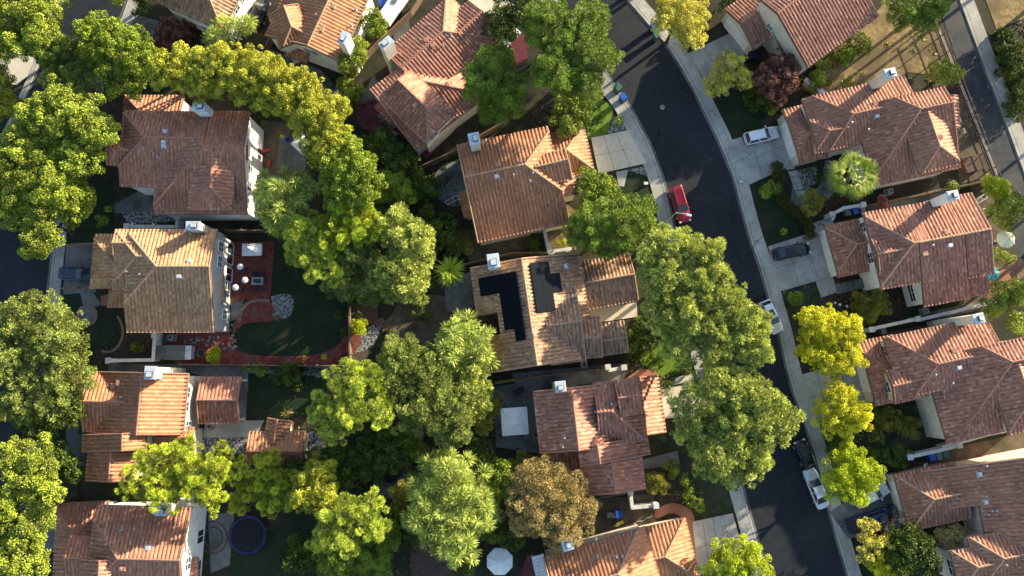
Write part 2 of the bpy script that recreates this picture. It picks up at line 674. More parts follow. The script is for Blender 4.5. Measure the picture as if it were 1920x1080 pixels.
    def cap(self, p, q, r):
        p, q = np.array(p), np.array(q)
        L = np.linalg.norm(q - p)
        if L < 0.3:
            return
        n = max(1, int(L / 0.42))
        d = (q - p) / L
        hx = np.array([d[1], -d[0], 0.0])
        hx /= max(1e-6, np.linalg.norm(hx))
        up = np.array([0, 0, 1.0])
        for i in range(n):
            s = p + d * (L * i / n)
            e = p + d * (L * (i + 1) / n)
            vs = []
            for pt, rr in ((s, r), (e, r * 0.82)):
                for w in (0, 45, 90, 135, 180):
                    w = math.radians(w)
                    vs.append(pt + hx * math.cos(w) * rr + up * (math.sin(w) * rr * 0.75 - 0.02))
            self.caps.add(vs, [[k, k + 1, k + 6, k + 5] for k in range(4)] + [[4, 3, 2, 1, 0], [5, 6, 7, 8, 9]])

    def _plane(self, c0, c1, vmin, vmax, to3, poly):
        if vmax < 0.25 or c1 - c0 < 0.1:
            return
        V, q, uv = strip(c0, c1, vmin, vmax, to3)
        self.V.append(V)
        self.Q.append(q + self.nv)
        self.UV.append(uv + self.seed.randint(0, 500))
        self.nv += len(V)
        pc = np.array([p[0] for p in poly], float)
        pv = np.array([p[1] for p in poly], float)
        top = to3(pc, pv, np.full(len(pc), -0.02))
        bot = to3(pc, pv, np.full(len(pc), -0.22))
        n = len(poly)
        self.slab.add(list(top) + list(bot), [list(range(n)), list(range(n, 2 * n))[::-1]] + [[i, (i + 1) % n, n + (i + 1) % n, n + i] for i in range(n)])

    def z_at(self, x, y):
        best = 0
        for w in self.wings:
            r = np.array([x, y]) - w['a']
            c = float(np.dot(r, w['u']))
            ac = float(np.dot(r, w['n1']))
            d = w['d'][0] if ac > 0 else w['d'][1]
            if abs(ac) > d:
                continue
            bey = max(0.0, -c, c - w['L'])
            if bey > 0:
                e = w['e'][0] if c < 0 else w['e'][1]
                if not e or bey > e:
                    continue
            best = max(best, w['zr'] - w['t'] * max(abs(ac), bey))
        return best

    def on_roof(self, px, py):
        z = 6.5
        for _ in range(8):
            p = P(px, py, z)
            z = 0.5 * z + 0.5 * (self.z_at(p[0], p[1]) or z)
        p = P(px, py, z)
        return p

    def vents(self, lst):
        for k, (px, py, kind) in enumerate(lst):
            p = self.on_roof(px, py)
            mb = MB()
            rz = self.seed.uniform(-0.3, 0.3)
            if kind == 'p':      # pipe
                mb.lathe((0, 0, 0), [(0.09, -0.1), (0.09, 0.45), (0.14, 0.47), (0.14, 0.53), (0.03, 0.56)], 10)
                mb.lathe((0, 0, 0), [(0.22, -0.05), (0.2, 0.08), (0.1, 0.16)], 10)
                o = mb.build('vent_pipe', M['grey_metal'], self.root)
            elif kind == 'b':    # box vent
                mb.box((0, 0, 0.12), (0.62, 0.5, 0.3), taper=0.85)
                mb.box((0, 0, 0.02), (0.85, 0.75, 0.08))
                o = mb.build('roof_vent', M['cap_metal'], self.root)
            elif kind == 'r':    # tiled dormer vent
                mb.box((0, 0, 0.12), (0.9, 0.7, 0.34), taper=0.75)
                o = mb.build('roof_vent', self.ridge, self.root)
            o.location = (p[0], p[1], p[2] + 0.05)
            w = self.wings[0]
            o.rotation_euler = (0, 0, math.atan2(w['u'][1], w['u'][0]) + rz * 0.2)

    def wallpos(self, wi, side, frac):
        w = self.wings[wi]
        c0, c1, a2, a1 = w['rect']
        u, n1 = w['u'], w['n1']
        if side == '1':
            q = w['a'] + u * (c0 + (c1 - c0) * frac) + n1 * a1
            n = n1
        elif side == '2':
            q = w['a'] + u * (c0 + (c1 - c0) * frac) + n1 * a2
            n = -n1
        elif side == 'a':
            q = w['a'] + u * c0 + n1 * (a2 + (a1 - a2) * frac)
            n = -u
        else:
            q = w['a'] + u * c1 + n1 * (a2 + (a1 - a2) * frac)
            n = u
        return q, n

    def window(self, wi, side, frac, z, w=1.4, h=1.2, kind='window', frame='trim_white'):
        q, n = self.wallpos(wi, side, frac)
        rz = math.atan2(n[1], n[0]) - math.pi / 2   # local +Y is outward
        o = bpy.data.objects.new(kind, None)
        mb = MB()
        t = 0.09
        mb.box((0, 0.05, h / 2 + t / 2), (w + 2 * t, 0.12, t))
        mb.box((0, 0.05, -h / 2 - t / 2), (w + 2 * t, 0.16, t))
        mb.box((-w / 2 - t / 2, 0.05, 0), (t, 0.12, h))
        mb.box((w / 2 + t / 2, 0.05, 0), (t, 0.12, h))
        if kind == 'window':
            mb.box((0, 0.05, 0), (0.06, 0.09, h))
            mb.box((0, 0.045, 0.0), (w, 0.07, 0.05))
            f = mb.build('window', M[frame], self.root)
            gl = MB().box((0, 0.02, 0), (w, 0.05, h)).build('pane', M['glass'], f)
        elif kind == 'sliding_door':
            mb.box((0, 0.05, 0), (0.07, 0.09, h))
            f = mb.build('sliding_door', M[frame], self.root)
            gl = MB().box((0, 0.02, 0), (w, 0.05, h)).build('pane', M['glass'], f)
        else:   # garage door
            f = mb.build('garage_door', M[frame], self.root)
            pn = MB()
            k = 4
            for i in range(k):
                pn.box((0, 0.03, -h / 2 + h * (i + 0.5) / k), (w, 0.06, h / k - 0.03))
            pn.build('door_panel', M['trim_white'], f)
        f.location = (q[0], q[1], z)
        f.rotation_euler = (0, 0, rz)
        return f

    def chimney(self, px, py, ztop, sx=1.5, sy=0.9, z0=0.0, base=None, big=None):
        """px,py: middle of the cap as seen in the photo"""
        p = P(px, py, ztop)
        w = self.wings[0]
        rz = math.atan2(w['u'][1], w['u'][0])
        mb = MB()
        mb.box((0, 0, (ztop + z0) / 2 - 0.1), (sx, sy, ztop - z0 - 0.2))
        if big:
            mb.box((0, 0, big / 2), (sx * 1.45, sy * 1.02, big), taper=1.0)
        o = mb.build('chimney', self.wall, self.root)
        o.location = (p[0], p[1], 0)
        o.rotation_euler = (0, 0, rz)
        c = MB()
        c.box((0, 0, ztop - 0.13), (sx + 0.2, sy + 0.2, 0.14))
        c.box((0, 0, ztop - 0.02), (sx + 0.06, sy + 0.06, 0.08))
        c.build('chimney_cap', M['cap_metal'], o)
        g = MB()
        g.box((sx * 0.12, 0, ztop + 0.12), (sx * 0.5, sy * 0.6, 0.2))
        g.build('flue', M['dark_metal'], o)
        g = MB()
        g.box((sx * 0.12, 0, ztop + 0.27), (sx * 0.42, sy * 0.5, 0.06))
        g.build('flue_cover', M['cap_metal'], o)
        return o

    def finish(self):
        V = np.concatenate(self.V)
        Q = np.concatenate(self.Q)
        UV = np.concatenate(self.UV)
        o = link('roof', np_mesh('roof', V, Q, [self.tiles], uv=UV), self.root)
        self.roof = o
        off = len(self.slab.m)
        self.slab.add(self.caps.v, self.caps.f, 1)
        self.slab.build('roof_trim', [self.fascia, self.ridge], o)
        if self.wallmb.v:
            self.wallmb.build('wall', self.wall, self.root)
        c = np.mean([w['a'] for w in self.wings], 0)
        # put the empty at the house's base
        for ch in self.root.children:
            ch.location = (ch.location[0] - c[0], ch.location[1] - c[1], ch.location[2])
        self.root.location = (c[0], c[1], 0)
# ------------------------------------------------------------------ the houses
def report(h, n):
    for i, w in enumerate(h.wings):
        print("HOUSE", n, i, "zr %.2f d %.1f/%.1f e %s ze %.2f/%.2f" % (w['zr'], w['d'][0], w['d'][1], w['e'], w['zr'] - w['t'] * w['d'][0], w['zr'] - w['t'] * w['d'][1]))


# --- upper left, red roof
h = House('red_roof_house', 'red tiled hipped house inside the curve of the yellow-green tree row', 'red', wall='stucco_white')
h.wing((384, 276), (456, 276), (330, 402), (400, 209), ea=(289, 378), ze=5.4)
h.wing((272, 258), (382, 260), (300, 209), (330, 352), ea=(229, 250), ze=6.35)
h.wing((278, 226), (334, 226), (285, 179), ea=(232, 210), ze=4.5)
h.wing((199, 281), (262, 283), (220, 311), (215, 256), ze=6.25)
h.wing((401, 284), (395, 351), (442, 320), (359, 330), eb=(400, 395), zr=h.wings[0]['zr'] - 0.25)
h.wing((455, 262), (457, 300), (465, 290), (452, 285), ze=5.9, walls=False, caps=False)
h.chimney(373, 200, 9.0, 1.6, 1.0)
h.vents([(311, 248, 'b'), (308, 267, 'b'), (308, 274, 'b'), (298, 296, 'p'), (271, 279, 'p'), (410, 337, 'r')])
h.window(0, 'b', 0.50, 4.4, 1.6, 1.2)
h.window(0, 'b', 0.72, 4.4, 1.2, 1.2)
h.window(0, 'b', 0.30, 1.4, 1.6, 1.5, 'sliding_door')
h.window(0, 'b', 0.62, 1.3, 2.2, 1.7, 'sliding_door')
h.window(4, '1', 0.65, 3.6, 1.7, 1.5)
h.window(0, 'b', 0.88, 1.6, 1.4, 1.1)
report(h, 'H1')
h.finish()

# --- left middle, tan roof with patio
h = House('tan_roof_house', 'tan tiled house with golden upper slope beside the red paved patio', 'tan', 'ridge_tan', 'stucco_grey')
h.wing((294, 500), (394, 500), (290, 624), (330, 430), ea=(231, 600), ze=5.3)
h.wing((257, 481), (292, 481), (260, 430), (260, 545), ea=(214, 500), ze=6.0, caps=True)
h.wing((211, 456), (262, 456), (220, 430), (235, 482), ze=6.03)
h.wing((226, 508), (262, 508), (200, 439), (210, 541), ea=(174, 490), ze=3.3)
h.wing((231, 545), (262, 545), (230, 577), ea=(204, 565), ze=3.0)
h.wing((402, 514), (406, 567), (421, 540), (400, 540), ze=3.0, walls=False, caps=False)
h.wing((178, 503), (196, 503), (185, 539), (187, 500), ea=(171, 520), zr=3.9, caps=False)
h.chimney(361, 423, 8.6, 1.7, 1.0)
h.vents([(356, 490, 'b'), (337, 518, 'b'), (240, 510, 'p'), (265, 515, 'p')])
h.window(0, 'b', 0.28, 4.3, 1.5, 1.3)
h.window(0, 'b', 0.82, 1.8, 1.2, 1.2)
h.window(0, 'b', 0.55, 1.5, 2.2, 1.4)
h.window(0, 'b', 0.12, 4.2, 1.3, 1.5)
h.window(0, 'b', 0.15, 1.2, 2.8, 2.0, 'sliding_door')
h.window(0, 'b', 0.38, 1.2, 1.8, 2.0, 'sliding_door')
report(h, 'H2')
h.finish()

# --- left lower, orange-red with separate patio roof
h = House('orange_roof_house', 'orange-red tiled house just left of the purple-red patio roof', 'orange', wall='stucco')
h.wing((268, 698), (257, 816), (349, 760), (160, 780), ze=5.3)
h.wing((152, 752), (238, 754), (200, 697), (195, 810), ze=4.9)
h.wing((231, 812), (230, 846), (274, 830), (156, 830), zr=6.9)
h.wing((210, 843), (205, 904), (252, 880), (163, 880), zr=6.2)
h.wing((290, 820), (361, 820), (320, 866), (320, 800), ze=2.8)
h.wing((135, 700), (131, 800), (122, 750), (150, 750), ze=3.0, caps=False)
h.chimney(281, 699, 8.2, 1.5, 1.3)
h.vents([(214, 724, 'r'), (224, 718, 'r'), (230, 744, 'p')])
h.window(0, '1', 0.3, 4.3, 1.4, 1.2)
h.window(0, '1', 0.55, 4.3, 1.1, 1.2)
h.window(0, '1', 0.9, 3.4, 1.1, 1.4)
report(h, 'H3')
h.finish()
h = House('patio_cover', 'purple-red tiled patio roof on posts, right of the orange-red roofed house', 'wine', wall='stucco', cat='patio cover')
h.wing((369, 750), (446, 750), (410, 706), (410, 795), ze=2.6, walls=False)
w = h.wings[0]
for c in (0.4, w['L'] - 0.4):
    for ac in (-w['d'][1] + 0.5, w['d'][0] - 0.5):
        q = w['a'] + w['u'] * c + w['n1'] * ac
        mb = MB().box((0, 0, 1.3), (0.25, 0.25, 2.6)).box((0, 0, 0.1), (0.4, 0.4, 0.2))
        o = mb.build('post', M['stucco'], h.root)
        o.location = (q[0], q[1], 0)
h.finish()
h = House('garden_building', 'small tiled garden building with a dry grass tuft on its gable', 'orange', wall='stucco', cat='garden building')
h.wing((462, 846), (568, 846), (515, 808), (515, 872), ze=2.6)
h.wing((521, 786), (513, 832), (544, 805), (498, 805), ze=2.7)
report(h, 'GH')
h.finish()

# --- bottom left
h = House('low_left_house', 'dark red tiled house with white end wall beside the large trampoline', 'red', wall='stucco_white')
h.wing((222, 1047), (339, 1050), (300, 949), ea=(172, 1010), ze=5.3)
h.wing((122, 1045), (185, 1046), (150, 1004), ze=5.2)
h.wing((143, 1003), (138, 1120), (103, 1020), ea=(150, 941), ze=2.9)
h.wing((188, 1050), (184, 1120), (150, 1085), (210, 1085), zr=7.0)
h.wing((355, 1046), (355, 1120), (372, 1080), (352, 1080), ze=3.0, walls=False, caps=False)
h.chimney(301, 958, 7.6, 1.4, 1.0)
h.vents([(279, 1027, 'b'), (230, 1064, 'p'), (232, 1065, 'r'), (230, 993, 'p'), (256, 990, 'p'), (203, 1019, 'p')])
h.window(0, 'b', 0.40, 4.4, 1.5, 1.3)
h.window(0, 'b', 0.16, 4.4, 1.1, 1.2)
h.window(0, 'b', 0.24, 1.5, 2.6, 2.0, 'sliding_door')
h.window(0, 'b', 0.64, 1.4, 1.6, 1.8, 'sliding_door')
report(h, 'H4')
h.finish()

# --- top left corner pair
h = House('brown_roof_house', 'brown tiled house cut off by the top edge beside a feathery pale green tree', 'brown', 'ridge_tan', 'stucco_white')
h.wing((318, -62), (380, -36), (350, 29), eb=(436, 22), ze=5.3)
h.window(0, '1', 0.45, 4.2, 1.8, 1.0)
h.window(0, '1', 0.72, 4.2, 1.6, 1.0)
h.window(0, '1', 0.6, 1.6, 2.4, 1.3)
h.window(0, 'b', 0.35, 4.2, 1.5, 1.5)
h.window(0, 'b', 0.6, 4.2, 1.2, 1.2)
report(h, 'H5')
h.finish()
h = House('striped_roof_house', 'house cut by the top edge with a striped sunlit slope and white side wall', 'orange', 'ridge_tan', 'stucco_white')
h.wing((640, -50), (577, 87), (663, 60), (512, 35), ze=5.3)
h.wing((533, 12), (547, 51), (508, 45), (572, 40), eb=(535, 87), ze=5.6)
h.wing((538, 86), (580, 100), (555, 112), (560, 86), ze=3.0, walls=False, caps=False)
h.chimney(644, 70, 8.8, 1.6, 1.0)
h.vents([(626, 13, 'r'), (604, 56, 'r'), (594, 30, 'p'), (660, 50, 'p'), (668, 20, 'p')])
h.window(0, 'b', 0.3, 4.3, 1.6, 1.2)
h.window(0, 'b', 0.6, 4.3, 2.2, 1.0)
h.window(0, 'b', 0.35, 1.3, 2.6, 1.6, 'sliding_door')
h.window(0, '1', 0.85, 4.2, 1.2, 1.2)
report(h, 'H6')
h.finish()

# --- top middle, diagonal house
h = House('diagonal_house', 'large red tiled house set diagonally near the top with pale sunlit faces', 'wine', wall='stucco')
h.wing((831, 60), (752, 129), (725, 95), (866, 128), ea=(866, 14), ze=5.3)
h.wing((706, 184), (758, 146), (695, 167), (878, 208), eb=(820, 78), ze=5.9)
h.wing((745, 150), (801, 204), (733, 207), (813, 170), eb=(829, 237), ze=6.05)
h.wing((858, 64), (905, 22), (872, 90), (835, 40), ze=5.5)
h.wing((800, -10), (750, 35), (752, 36), (840, 10), zr=6.2, caps=False, walls=False)
h.wing((712, 190), (742, 222), (700, 200), (718, 186), ze=3.2, walls=False, caps=False)
h.chimney(724, 80, 9.3, 1.7, 1.1)
h.vents([(800, 76, 'r'), (812, 86, 'r'), (846, 68, 'p'), (831, 87, 'p'), (779, 198, 'r')])
h.window(2, 'b', 0.72, 4.6, 1.3, 1.2)
h.window(2, '1', 0.5, 4.5, 2.0, 0.9)
h.window(2, '1', 0.15, 1.4, 1.2, 1.2)
h.window(2, '1', 0.7, 1.3, 2.4, 1.9, 'sliding_door')
h.window(1, '2', 0.7, 3.2, 1.2, 1.0)
report(h, 'H7')
h.finish()

# --- centre top house
h = House('street_bend_house', 'orange-brown tiled house with a cross gable and pale sunlit driveway at the street bend', 'orange', 'ridge_tan', 'stucco')
h.wing((869, 333), (984, 309), (940, 255), (1000, 434), eb=(1042, 300), ze=5.3)
h.wing((1003, 314), (1066, 299), (1042, 284), (1060, 340), zr=6.5)
h.wing((1026, 288), (1061, 281), (1070, 243), (1068, 333), eb=(1106, 281), ze=3.1)
h.wing((1040, 330), (1049, 368), (1083, 350), (1036, 350), ze=4.6, caps=False)
h.wing((874, 357), (886, 405), (864, 385), (880, 380), ze=2.8, caps=False)
h.wing((888, 412), (939, 402), (918, 446), (912, 404), ze=2.9, caps=False)
h.chimney(889, 260, 8.8, 1.3, 1.5)
h.vents([(934, 310, 'r'), (974, 304, 'p'), (972, 278, 'p'), (931, 331, 'b'), (963, 329, 'p'), (999, 326, 'p'), (994, 341, 'p'), (1063, 341, 'p')])
h.window(0, '2', 0.65, 3.0, 2.4, 0.8)
h.window(0, '2', 0.2, 3.0, 1.8, 1.0)
report(h, 'H8')
h.finish()

# --- solar house
h = House('solar_roof_house', 'brown tiled house carrying two stepped groups of dark solar panels', 'brown', 'ridge_tan', 'stucco')
h.wing((977.5, 484), (991, 575), (887, 545), (1100, 560), ze=5.0, g1=False)
ZR9 = h.wings[0]['zr']
h.wing((991, 575), (997, 617), (934, 597), (1100, 560), zr=ZR9, g0=False, g1=False)
h.wing((997, 617), (1007.5, 686), (901, 660), (1086, 650), zr=ZR9, g0=False)
h.wing((1024, 611), (1091, 602), (1090, 678), (1060, 530), zr=ZR9 - 0.5)
h.wing((1085, 635), (1129, 632), (1124, 671), (1108, 594), zr=ZR9 - 1.4)
h.wing((1112, 642), (1176, 633), (1179, 661), (1140, 604), zr=ZR9 - 2.0)
h.wing((1070, 536), (1190, 514), (1155, 478), (1140, 575), ze=3.2)
h.chimney(925, 489, 8.6, 1.7, 1.4)
h.vents([(1060, 500, 'b'), (1062, 537, 'p'), (1079, 565, 'p'), (1072, 558, 'p')])
def inpoly(x, y, poly):
    r = False
    for i in range(len(poly)):
        x1, y1 = poly[i]
        x2, y2 = poly[i - 1]
        if (y1 > y) != (y2 > y) and x < (x2 - x1) * (y - y1) / (y2 - y1) + x1:
            r = not r
    return r
def solar(hs, wi, side, poly, mat, pw=0.82, ph=1.25):
    w = hs.wings[wi]
    s = 1 if side == '1' else -1
    for i in range(-30, 40):
        for j in range(0, 16):
            c, v = (i + 0.5) * pw, (j + 0.3) * ph
            q = w['a'] + w['u'] * c + w['n1'] * s * v
            z = w['zr'] - w['t'] * v + 0.36
            px, py = proj((q[0], q[1], z))
            if not inpoly(px, py, poly):
                continue
            # panel frame lies in the roof plane
            U = Vector((w['u'][0], w['u'][1], 0))
            N1 = Vector((w['n1'][0] * s, w['n1'][1] * s, -w['t'])).normalized()
            UP = U.cross(N1)
            if UP.z < 0:
                UP = -UP
            mt = Matrix((U, UP.cross(U), UP)).transposed().to_4x4()
            fr = MB().box((0, 0, 0.0), (pw - 0.01, ph * 1.04, 0.05)).build('solar_panel', mat, hs.root)
            cl = MB().box((0, 0, 0.028), (pw - 0.04, ph * 1.04 - 0.04, 0.012)).build('cell_sheet', mat, fr)
            mt.translation = Vector((q[0], q[1], z))
            fr.matrix_local = mt
solar(h, 0, '1', [(900, 520), (965, 507.5), (984, 644), (961, 646), (959, 621), (942.5, 622.5), (934, 549), (904, 554)], M['solar'])
solar(h, 0, '2', [(1000, 497), (1023, 496), (1025, 511), (1046, 511), (1051, 546), (1031, 547.5), (1035, 581), (1011, 583)], M['solar2'])
report(h, 'H9')
h.finish()

# --- centre bottom
h = House('canopy_house', 'wine-red tiled house right of the square white garden canopy, dappled with sun', 'wine', wall='stucco')
h.wing((1071, 726), (1085, 845), (1005, 790), (1209, 820), ze=5.9)
h.wing((1119, 773), (1146, 770.5), (1138, 714), (1180, 829), eb=(1208, 790), ze=6.1)
h.wing((1158, 747), (1199, 740), (1170, 710), (1180, 780), zr=7.6)
h.wing((1198, 707), (1213, 816), (1243, 765), (1192, 765), ze=3.0)
h.wing((1119, 833), (1125, 870), (1085, 855), (1218, 842), zr=7.2)
h.wing((1146, 863), (1154, 926), (1091, 903), (1208, 890), zr=6.7)
h.wing((1050, 842), (1084, 838), (1065, 886), (1060, 830), ea=(1018, 850), ze=2.9)
h.chimney(1051, 725, 8.6, 1.2, 1.2)
h.vents([(1146, 758, 'p'), (1058, 821, 'p'), (1115, 772, 'p'), (1055, 838, 'p')])
report(h, 'H10')
h.finish()

# --- bottom middle
h = House('bottom_orange_house', 'orange tiled house cut off by the bottom edge beside the bright lime tree', 'orange', 'ridge_tan', 'stucco_pink')
h.wing((1036, 1113), (1158, 1076), (1120, 1014), eb=(1228, 1050), ze=5.3)
h.wing((1216, 1050), (1246, 1043), (1260, 976), eb=(1300, 1030), ze=3.0)
h.chimney(1064, 1022, 7.9, 1.2, 1.2)
h.vents([(1120, 1043, 'p'), (1155, 1043, 'p'), (1166, 1042, 'p'), (1117, 1010, 'p')])
h.window(0, '1', 0.18, 4.2, 2.2, 0.7)
report(h, 'H11')
h.finish()

# --- right: top
h = House('red_ribbed_house', 'red tiled house with one very large striped slope beside the dry grass lot', 'wine', wall='stucco')
h.wing((1457, 26), (1592, -70), (1570, 87), (1425, -5), ze=5.3)
h.wing((1389, 46), (1446, 10), (1409, 96), (1351, 21), ze=3.0)
h.wing((1448, 60), (1472, 45), (1462, 103), (1440, 40), ze=2.9, caps=False)
h.window(0, 'a', 0.15, 2.0, 2.2, 1.2)
h.window(0, 'a', 0.3, 4.2, 1.0, 0.8)
h.window(1, 'a', 0.5, 1.15, 4.9, 2.2, 'garage_door')
report(h, 'R1')
h.finish()

# --- right: second
h = House('palm_house', 'rust-red tiled house behind the fan palm, a silver van parked on its driveway', 'red', wall='stucco')
h.wing((1725, 205), (1786, 192), (1700, 337), (1760, 165), ea=(1625, 300), ze=5.2)
h.wing((1599, 214.5), (1700, 192), (1600, 163), (1580, 278), ea=(1519, 240), ze=5.3)
h.wing((1640, 206), (1720, 190), (1640, 315), (1610, 160), zr=h.wings[1]['zr'] - 0.02, caps=False)
h.wing((1555, 246), (1592, 239), (1535, 222), (1560, 284), ea=(1524, 250), ze=5.35, g1=False)
h.wing((1520, 250), (1545, 244), (1490, 200), (1512, 304), ea=(1485, 255), ze=2.9)
h.wing((1737.5, 210), (1760, 275), (1712, 297), (1793, 290), eb=(1760, 319), zr=h.wings[0]['zr'] - 0.05)
h.wing((1786, 178), (1791, 240), (1797, 210), (1783, 210), ze=4.4, caps=False, walls=False)
h.chimney(1670, 136, 9.6, 1.4, 1.1, big=5.0)
h.vents([(1640, 196, 'r'), (1643, 219, 'b'), (1594, 232, 'p'), (1663, 249, 'r'), (1625, 245, 'p'), (1760, 257, 'r')])
h.window(1, 'a', 0.62, 3.9, 1.6, 1.3)
h.window(4, 'a', 0.5, 1.15, 4.9, 2.2, 'garage_door')
h.window(5, 'b', 0.35, 1.5, 1.6, 1.3)
report(h, 'R2')
h.finish()

# --- right: third
h = House('garage_front_house', 'plum-brown tiled house with the dark teal car on its driveway', 'wine', 'ridge_tan', 'stucco_white')
h.wing((1722, 455), (1808, 439), (1720, 381), (1750, 573), ze=5.2, g0=False, g1=False)
z0 = h.wings[0]['zr']
h.wing((1808, 439), (1857, 429.5), (1830, 359), (1832, 520), zr=z0, g0=False)
h.wing((1712, 456), (1742, 451), (1700, 385), (1668, 541), ea=(1635, 470), zr=z0 - 0.03, g1=False)
h.wing((1644, 477), (1690, 468), (1650, 445), (1660, 510), ze=5.6, g1=False)
h.wing((1606, 458), (1630, 453), (1580, 416), (1600, 515), ea=(1558, 470), ze=2.9)
h.wing((1807, 524), (1851, 515), (1830, 556), (1828, 516), ze=3.6, caps=False)
h.chimney(1788, 366, 9.3, 1.3, 1.1, big=5.0)
h.vents([(1773, 436, 'r'), (1780, 460, 'b'), (1745, 461, 'p'), (1733, 476, 'r')])
h.window(2, 'a', 0.86, 3.9, 1.3, 1.2)
h.window(3, 'a', 0.5, 4.0, 1.3, 1.3)
h.window(0, 'a', 0.14, 2.0, 2.4, 1.2)
h.window(4, 'a', 0.5, 1.15, 4.9, 2.2, 'garage_door')
report(h, 'R3')
h.finish()

# --- right: fourth
h = House('plum_roof_house', 'plum-red tiled house right of the two yellow trees', 'wine', 'ridge_red', 'stucco')
h.wing((1896, 679), (1962, 664), (1830, 821), (1905, 635), ea=(1766, 800), ze=5.2)
h.wing((1757.5, 682.5), (1880, 656), (1770, 608), (1745, 779), ze=5.3, g0=False)
h.wing((1757, 683), (1785, 677), (1770, 608), (1700, 746), ea=(1663, 660), zr=h.wings[1]['zr'] - 0.03, g1=False)
h.wing((1672.5, 724), (1738, 709), (1668, 693), (1695, 754), ze=5.2, g1=False)
h.wing((1675, 695), (1700, 690), (1640, 633), (1655, 759), ea=(1630, 715), ze=2.9)
h.wing((1907, 683), (1930, 750), (1878, 775), eb=(1925, 808), zr=h.wings[0]['zr'] - 0.05)
h.chimney(1836, 597, 9.4, 1.3, 1.1, big=5.0)
h.vents([(1787, 658, 'r'), (1797, 689, 'b'), (1750, 703, 'p'), (1782, 719, 'p')])
h.window(2, 'a', 0.8, 3.9, 1.4, 1.2)
h.window(3, 'a', 0.5, 4.0, 1.4, 1.3)
h.window(0, 'a', 0.15, 2.2, 2.0, 1.3)
h.window(4, 'a', 0.5, 1.15, 4.9, 2.2, 'garage_door')
report(h, 'R4')
h.finish()

# --- right: bottom
h = House('wide_roof_house', 'very wide red-brown tiled house filling the lower right corner', 'red', 'ridge_tan', 'stucco_pink')
h.wing((2012, 846), (2035, 925), (1725, 890), ze=2.9, t=0.31, g1=False)
z0 = h.wings[0]['zr']
h.wing((2035, 925), (2075, 1110), (1840, 975), zr=z0, t=0.31, g0=False)
h.wing((1749.5, 936), (1815, 922), (1696, 885), (1765, 983), ea=(1690, 945), ze=2.9)
h.wing((1881, 1047), (1960, 1030), (1840, 1002), ea=(1818, 1030), ze=4.9)
h.wing((1832, 1063), (1900, 1048), (1802, 1028), ea=(1787, 1060), ze=4.7)
h.vents([(1845, 873, 'p'), (1836, 889, 'b'), (1844, 930, 'p'), (1847, 941, 'b'), (1855, 957, 'p'), (1864, 957, 'p'), (1848, 964, 'p'), (1882, 1058, 'p')])
h.window(4, 'a', 0.45, 3.4, 2.0, 1.3)
h.window(2, 'a', 0.5, 1.15, 4.9, 2.2, 'garage_door')
report(h, 'R5')
h.finish()
# ------------------------------------------------------------------ ground, roads, paths, yards
def sheet(name, pts, mat, z=0.02, thick=None, kind='structure', **kw):
    """a polygon traced on the ground (pixels), laid as a thin slab"""
    w = [P(x, y, z) for x, y in pts]
    mb = MB()
    mb.prism([(p[0], p[1]) for p in w], z - (thick if thick else 0.03) if z > 0.05 else -0.02, z)
    o = mb.build(name, mat)
    tag(o, kind=kind)
    return o


def smooth_line(pts, n=6):
    """Catmull-Rom through pixel points"""
    out = []
    for i in range(len(pts) - 1):
        p0 = pts[max(0, i - 1)]
        p1, p2 = pts[i], pts[i + 1]
        p3 = pts[min(len(pts) - 1, i + 2)]
        for k in range(n):
            t = k / n
            out.append(tuple(0.5 * ((2 * p1[j]) + (-p0[j] + p2[j]) * t + (2 * p0[j] - 5 * p1[j] + 4 * p2[j] - p3[j]) * t * t + (-p0[j] + 3 * p1[j] - 3 * p2[j] + p3[j]) * t ** 3) for j in (0, 1)))
    out.append(pts[-1])
    return out


def ell(cx, cy, rx, ry, n=28, a0=0, a1=360):
    return [(cx + rx * math.cos(math.radians(a0 + (a1 - a0) * i / n)), cy + ry * math.sin(math.radians(a0 + (a1 - a0) * i / n))) for i in range(n + (0 if a1 - a0 == 360 else 1))]


def ribbon(name, line, w, mat, z0, z1, kind='structure', closed=False):
    """a low strip (kerb, edging, wall) of width w m along pixel line"""
    p = [P(x, y, z1)[:2] for x, y in line]
    L, R = [], []
    n = len(p)
    for i in range(n):
        a = p[max(0, i - 1)] if not closed else p[i - 1]
        b = p[min(n - 1, i + 1)] if not closed else p[(i + 1) % n]
        d = (b - a) / max(1e-6, np.linalg.norm(b - a))
        nn = np.array([-d[1], d[0]])
        L.append(p[i] + nn * w / 2)
        R.append(p[i] - nn * w / 2)
    mb = MB()
    m = n if closed else n - 1
    for i in range(m):
        j = (i + 1) % n
        vs = [(*L[i], z0), (*R[i], z0), (*R[j], z0), (*L[j], z0), (*L[i], z1), (*R[i], z1), (*R[j], z1), (*L[j], z1)]
        mb.add(vs, [[4, 5, 6, 7], [0, 4, 7, 3], [1, 2, 6, 5]])
        if not closed and i == 0:
            mb.add(vs, [[0, 1, 5, 4]])
        if not closed and i == m - 1:
            mb.add(vs, [[3, 7, 6, 2]])
    o = mb.build(name, mat)
    tag(o, kind=kind)
    return o


g = MB()
g.add([(-600, -600, 0), (600, -600, 0), (600, 600, 0), (-600, 600, 0)], [[0, 1, 2, 3]])
tag(g.build('ground', M['soil']), kind='structure')

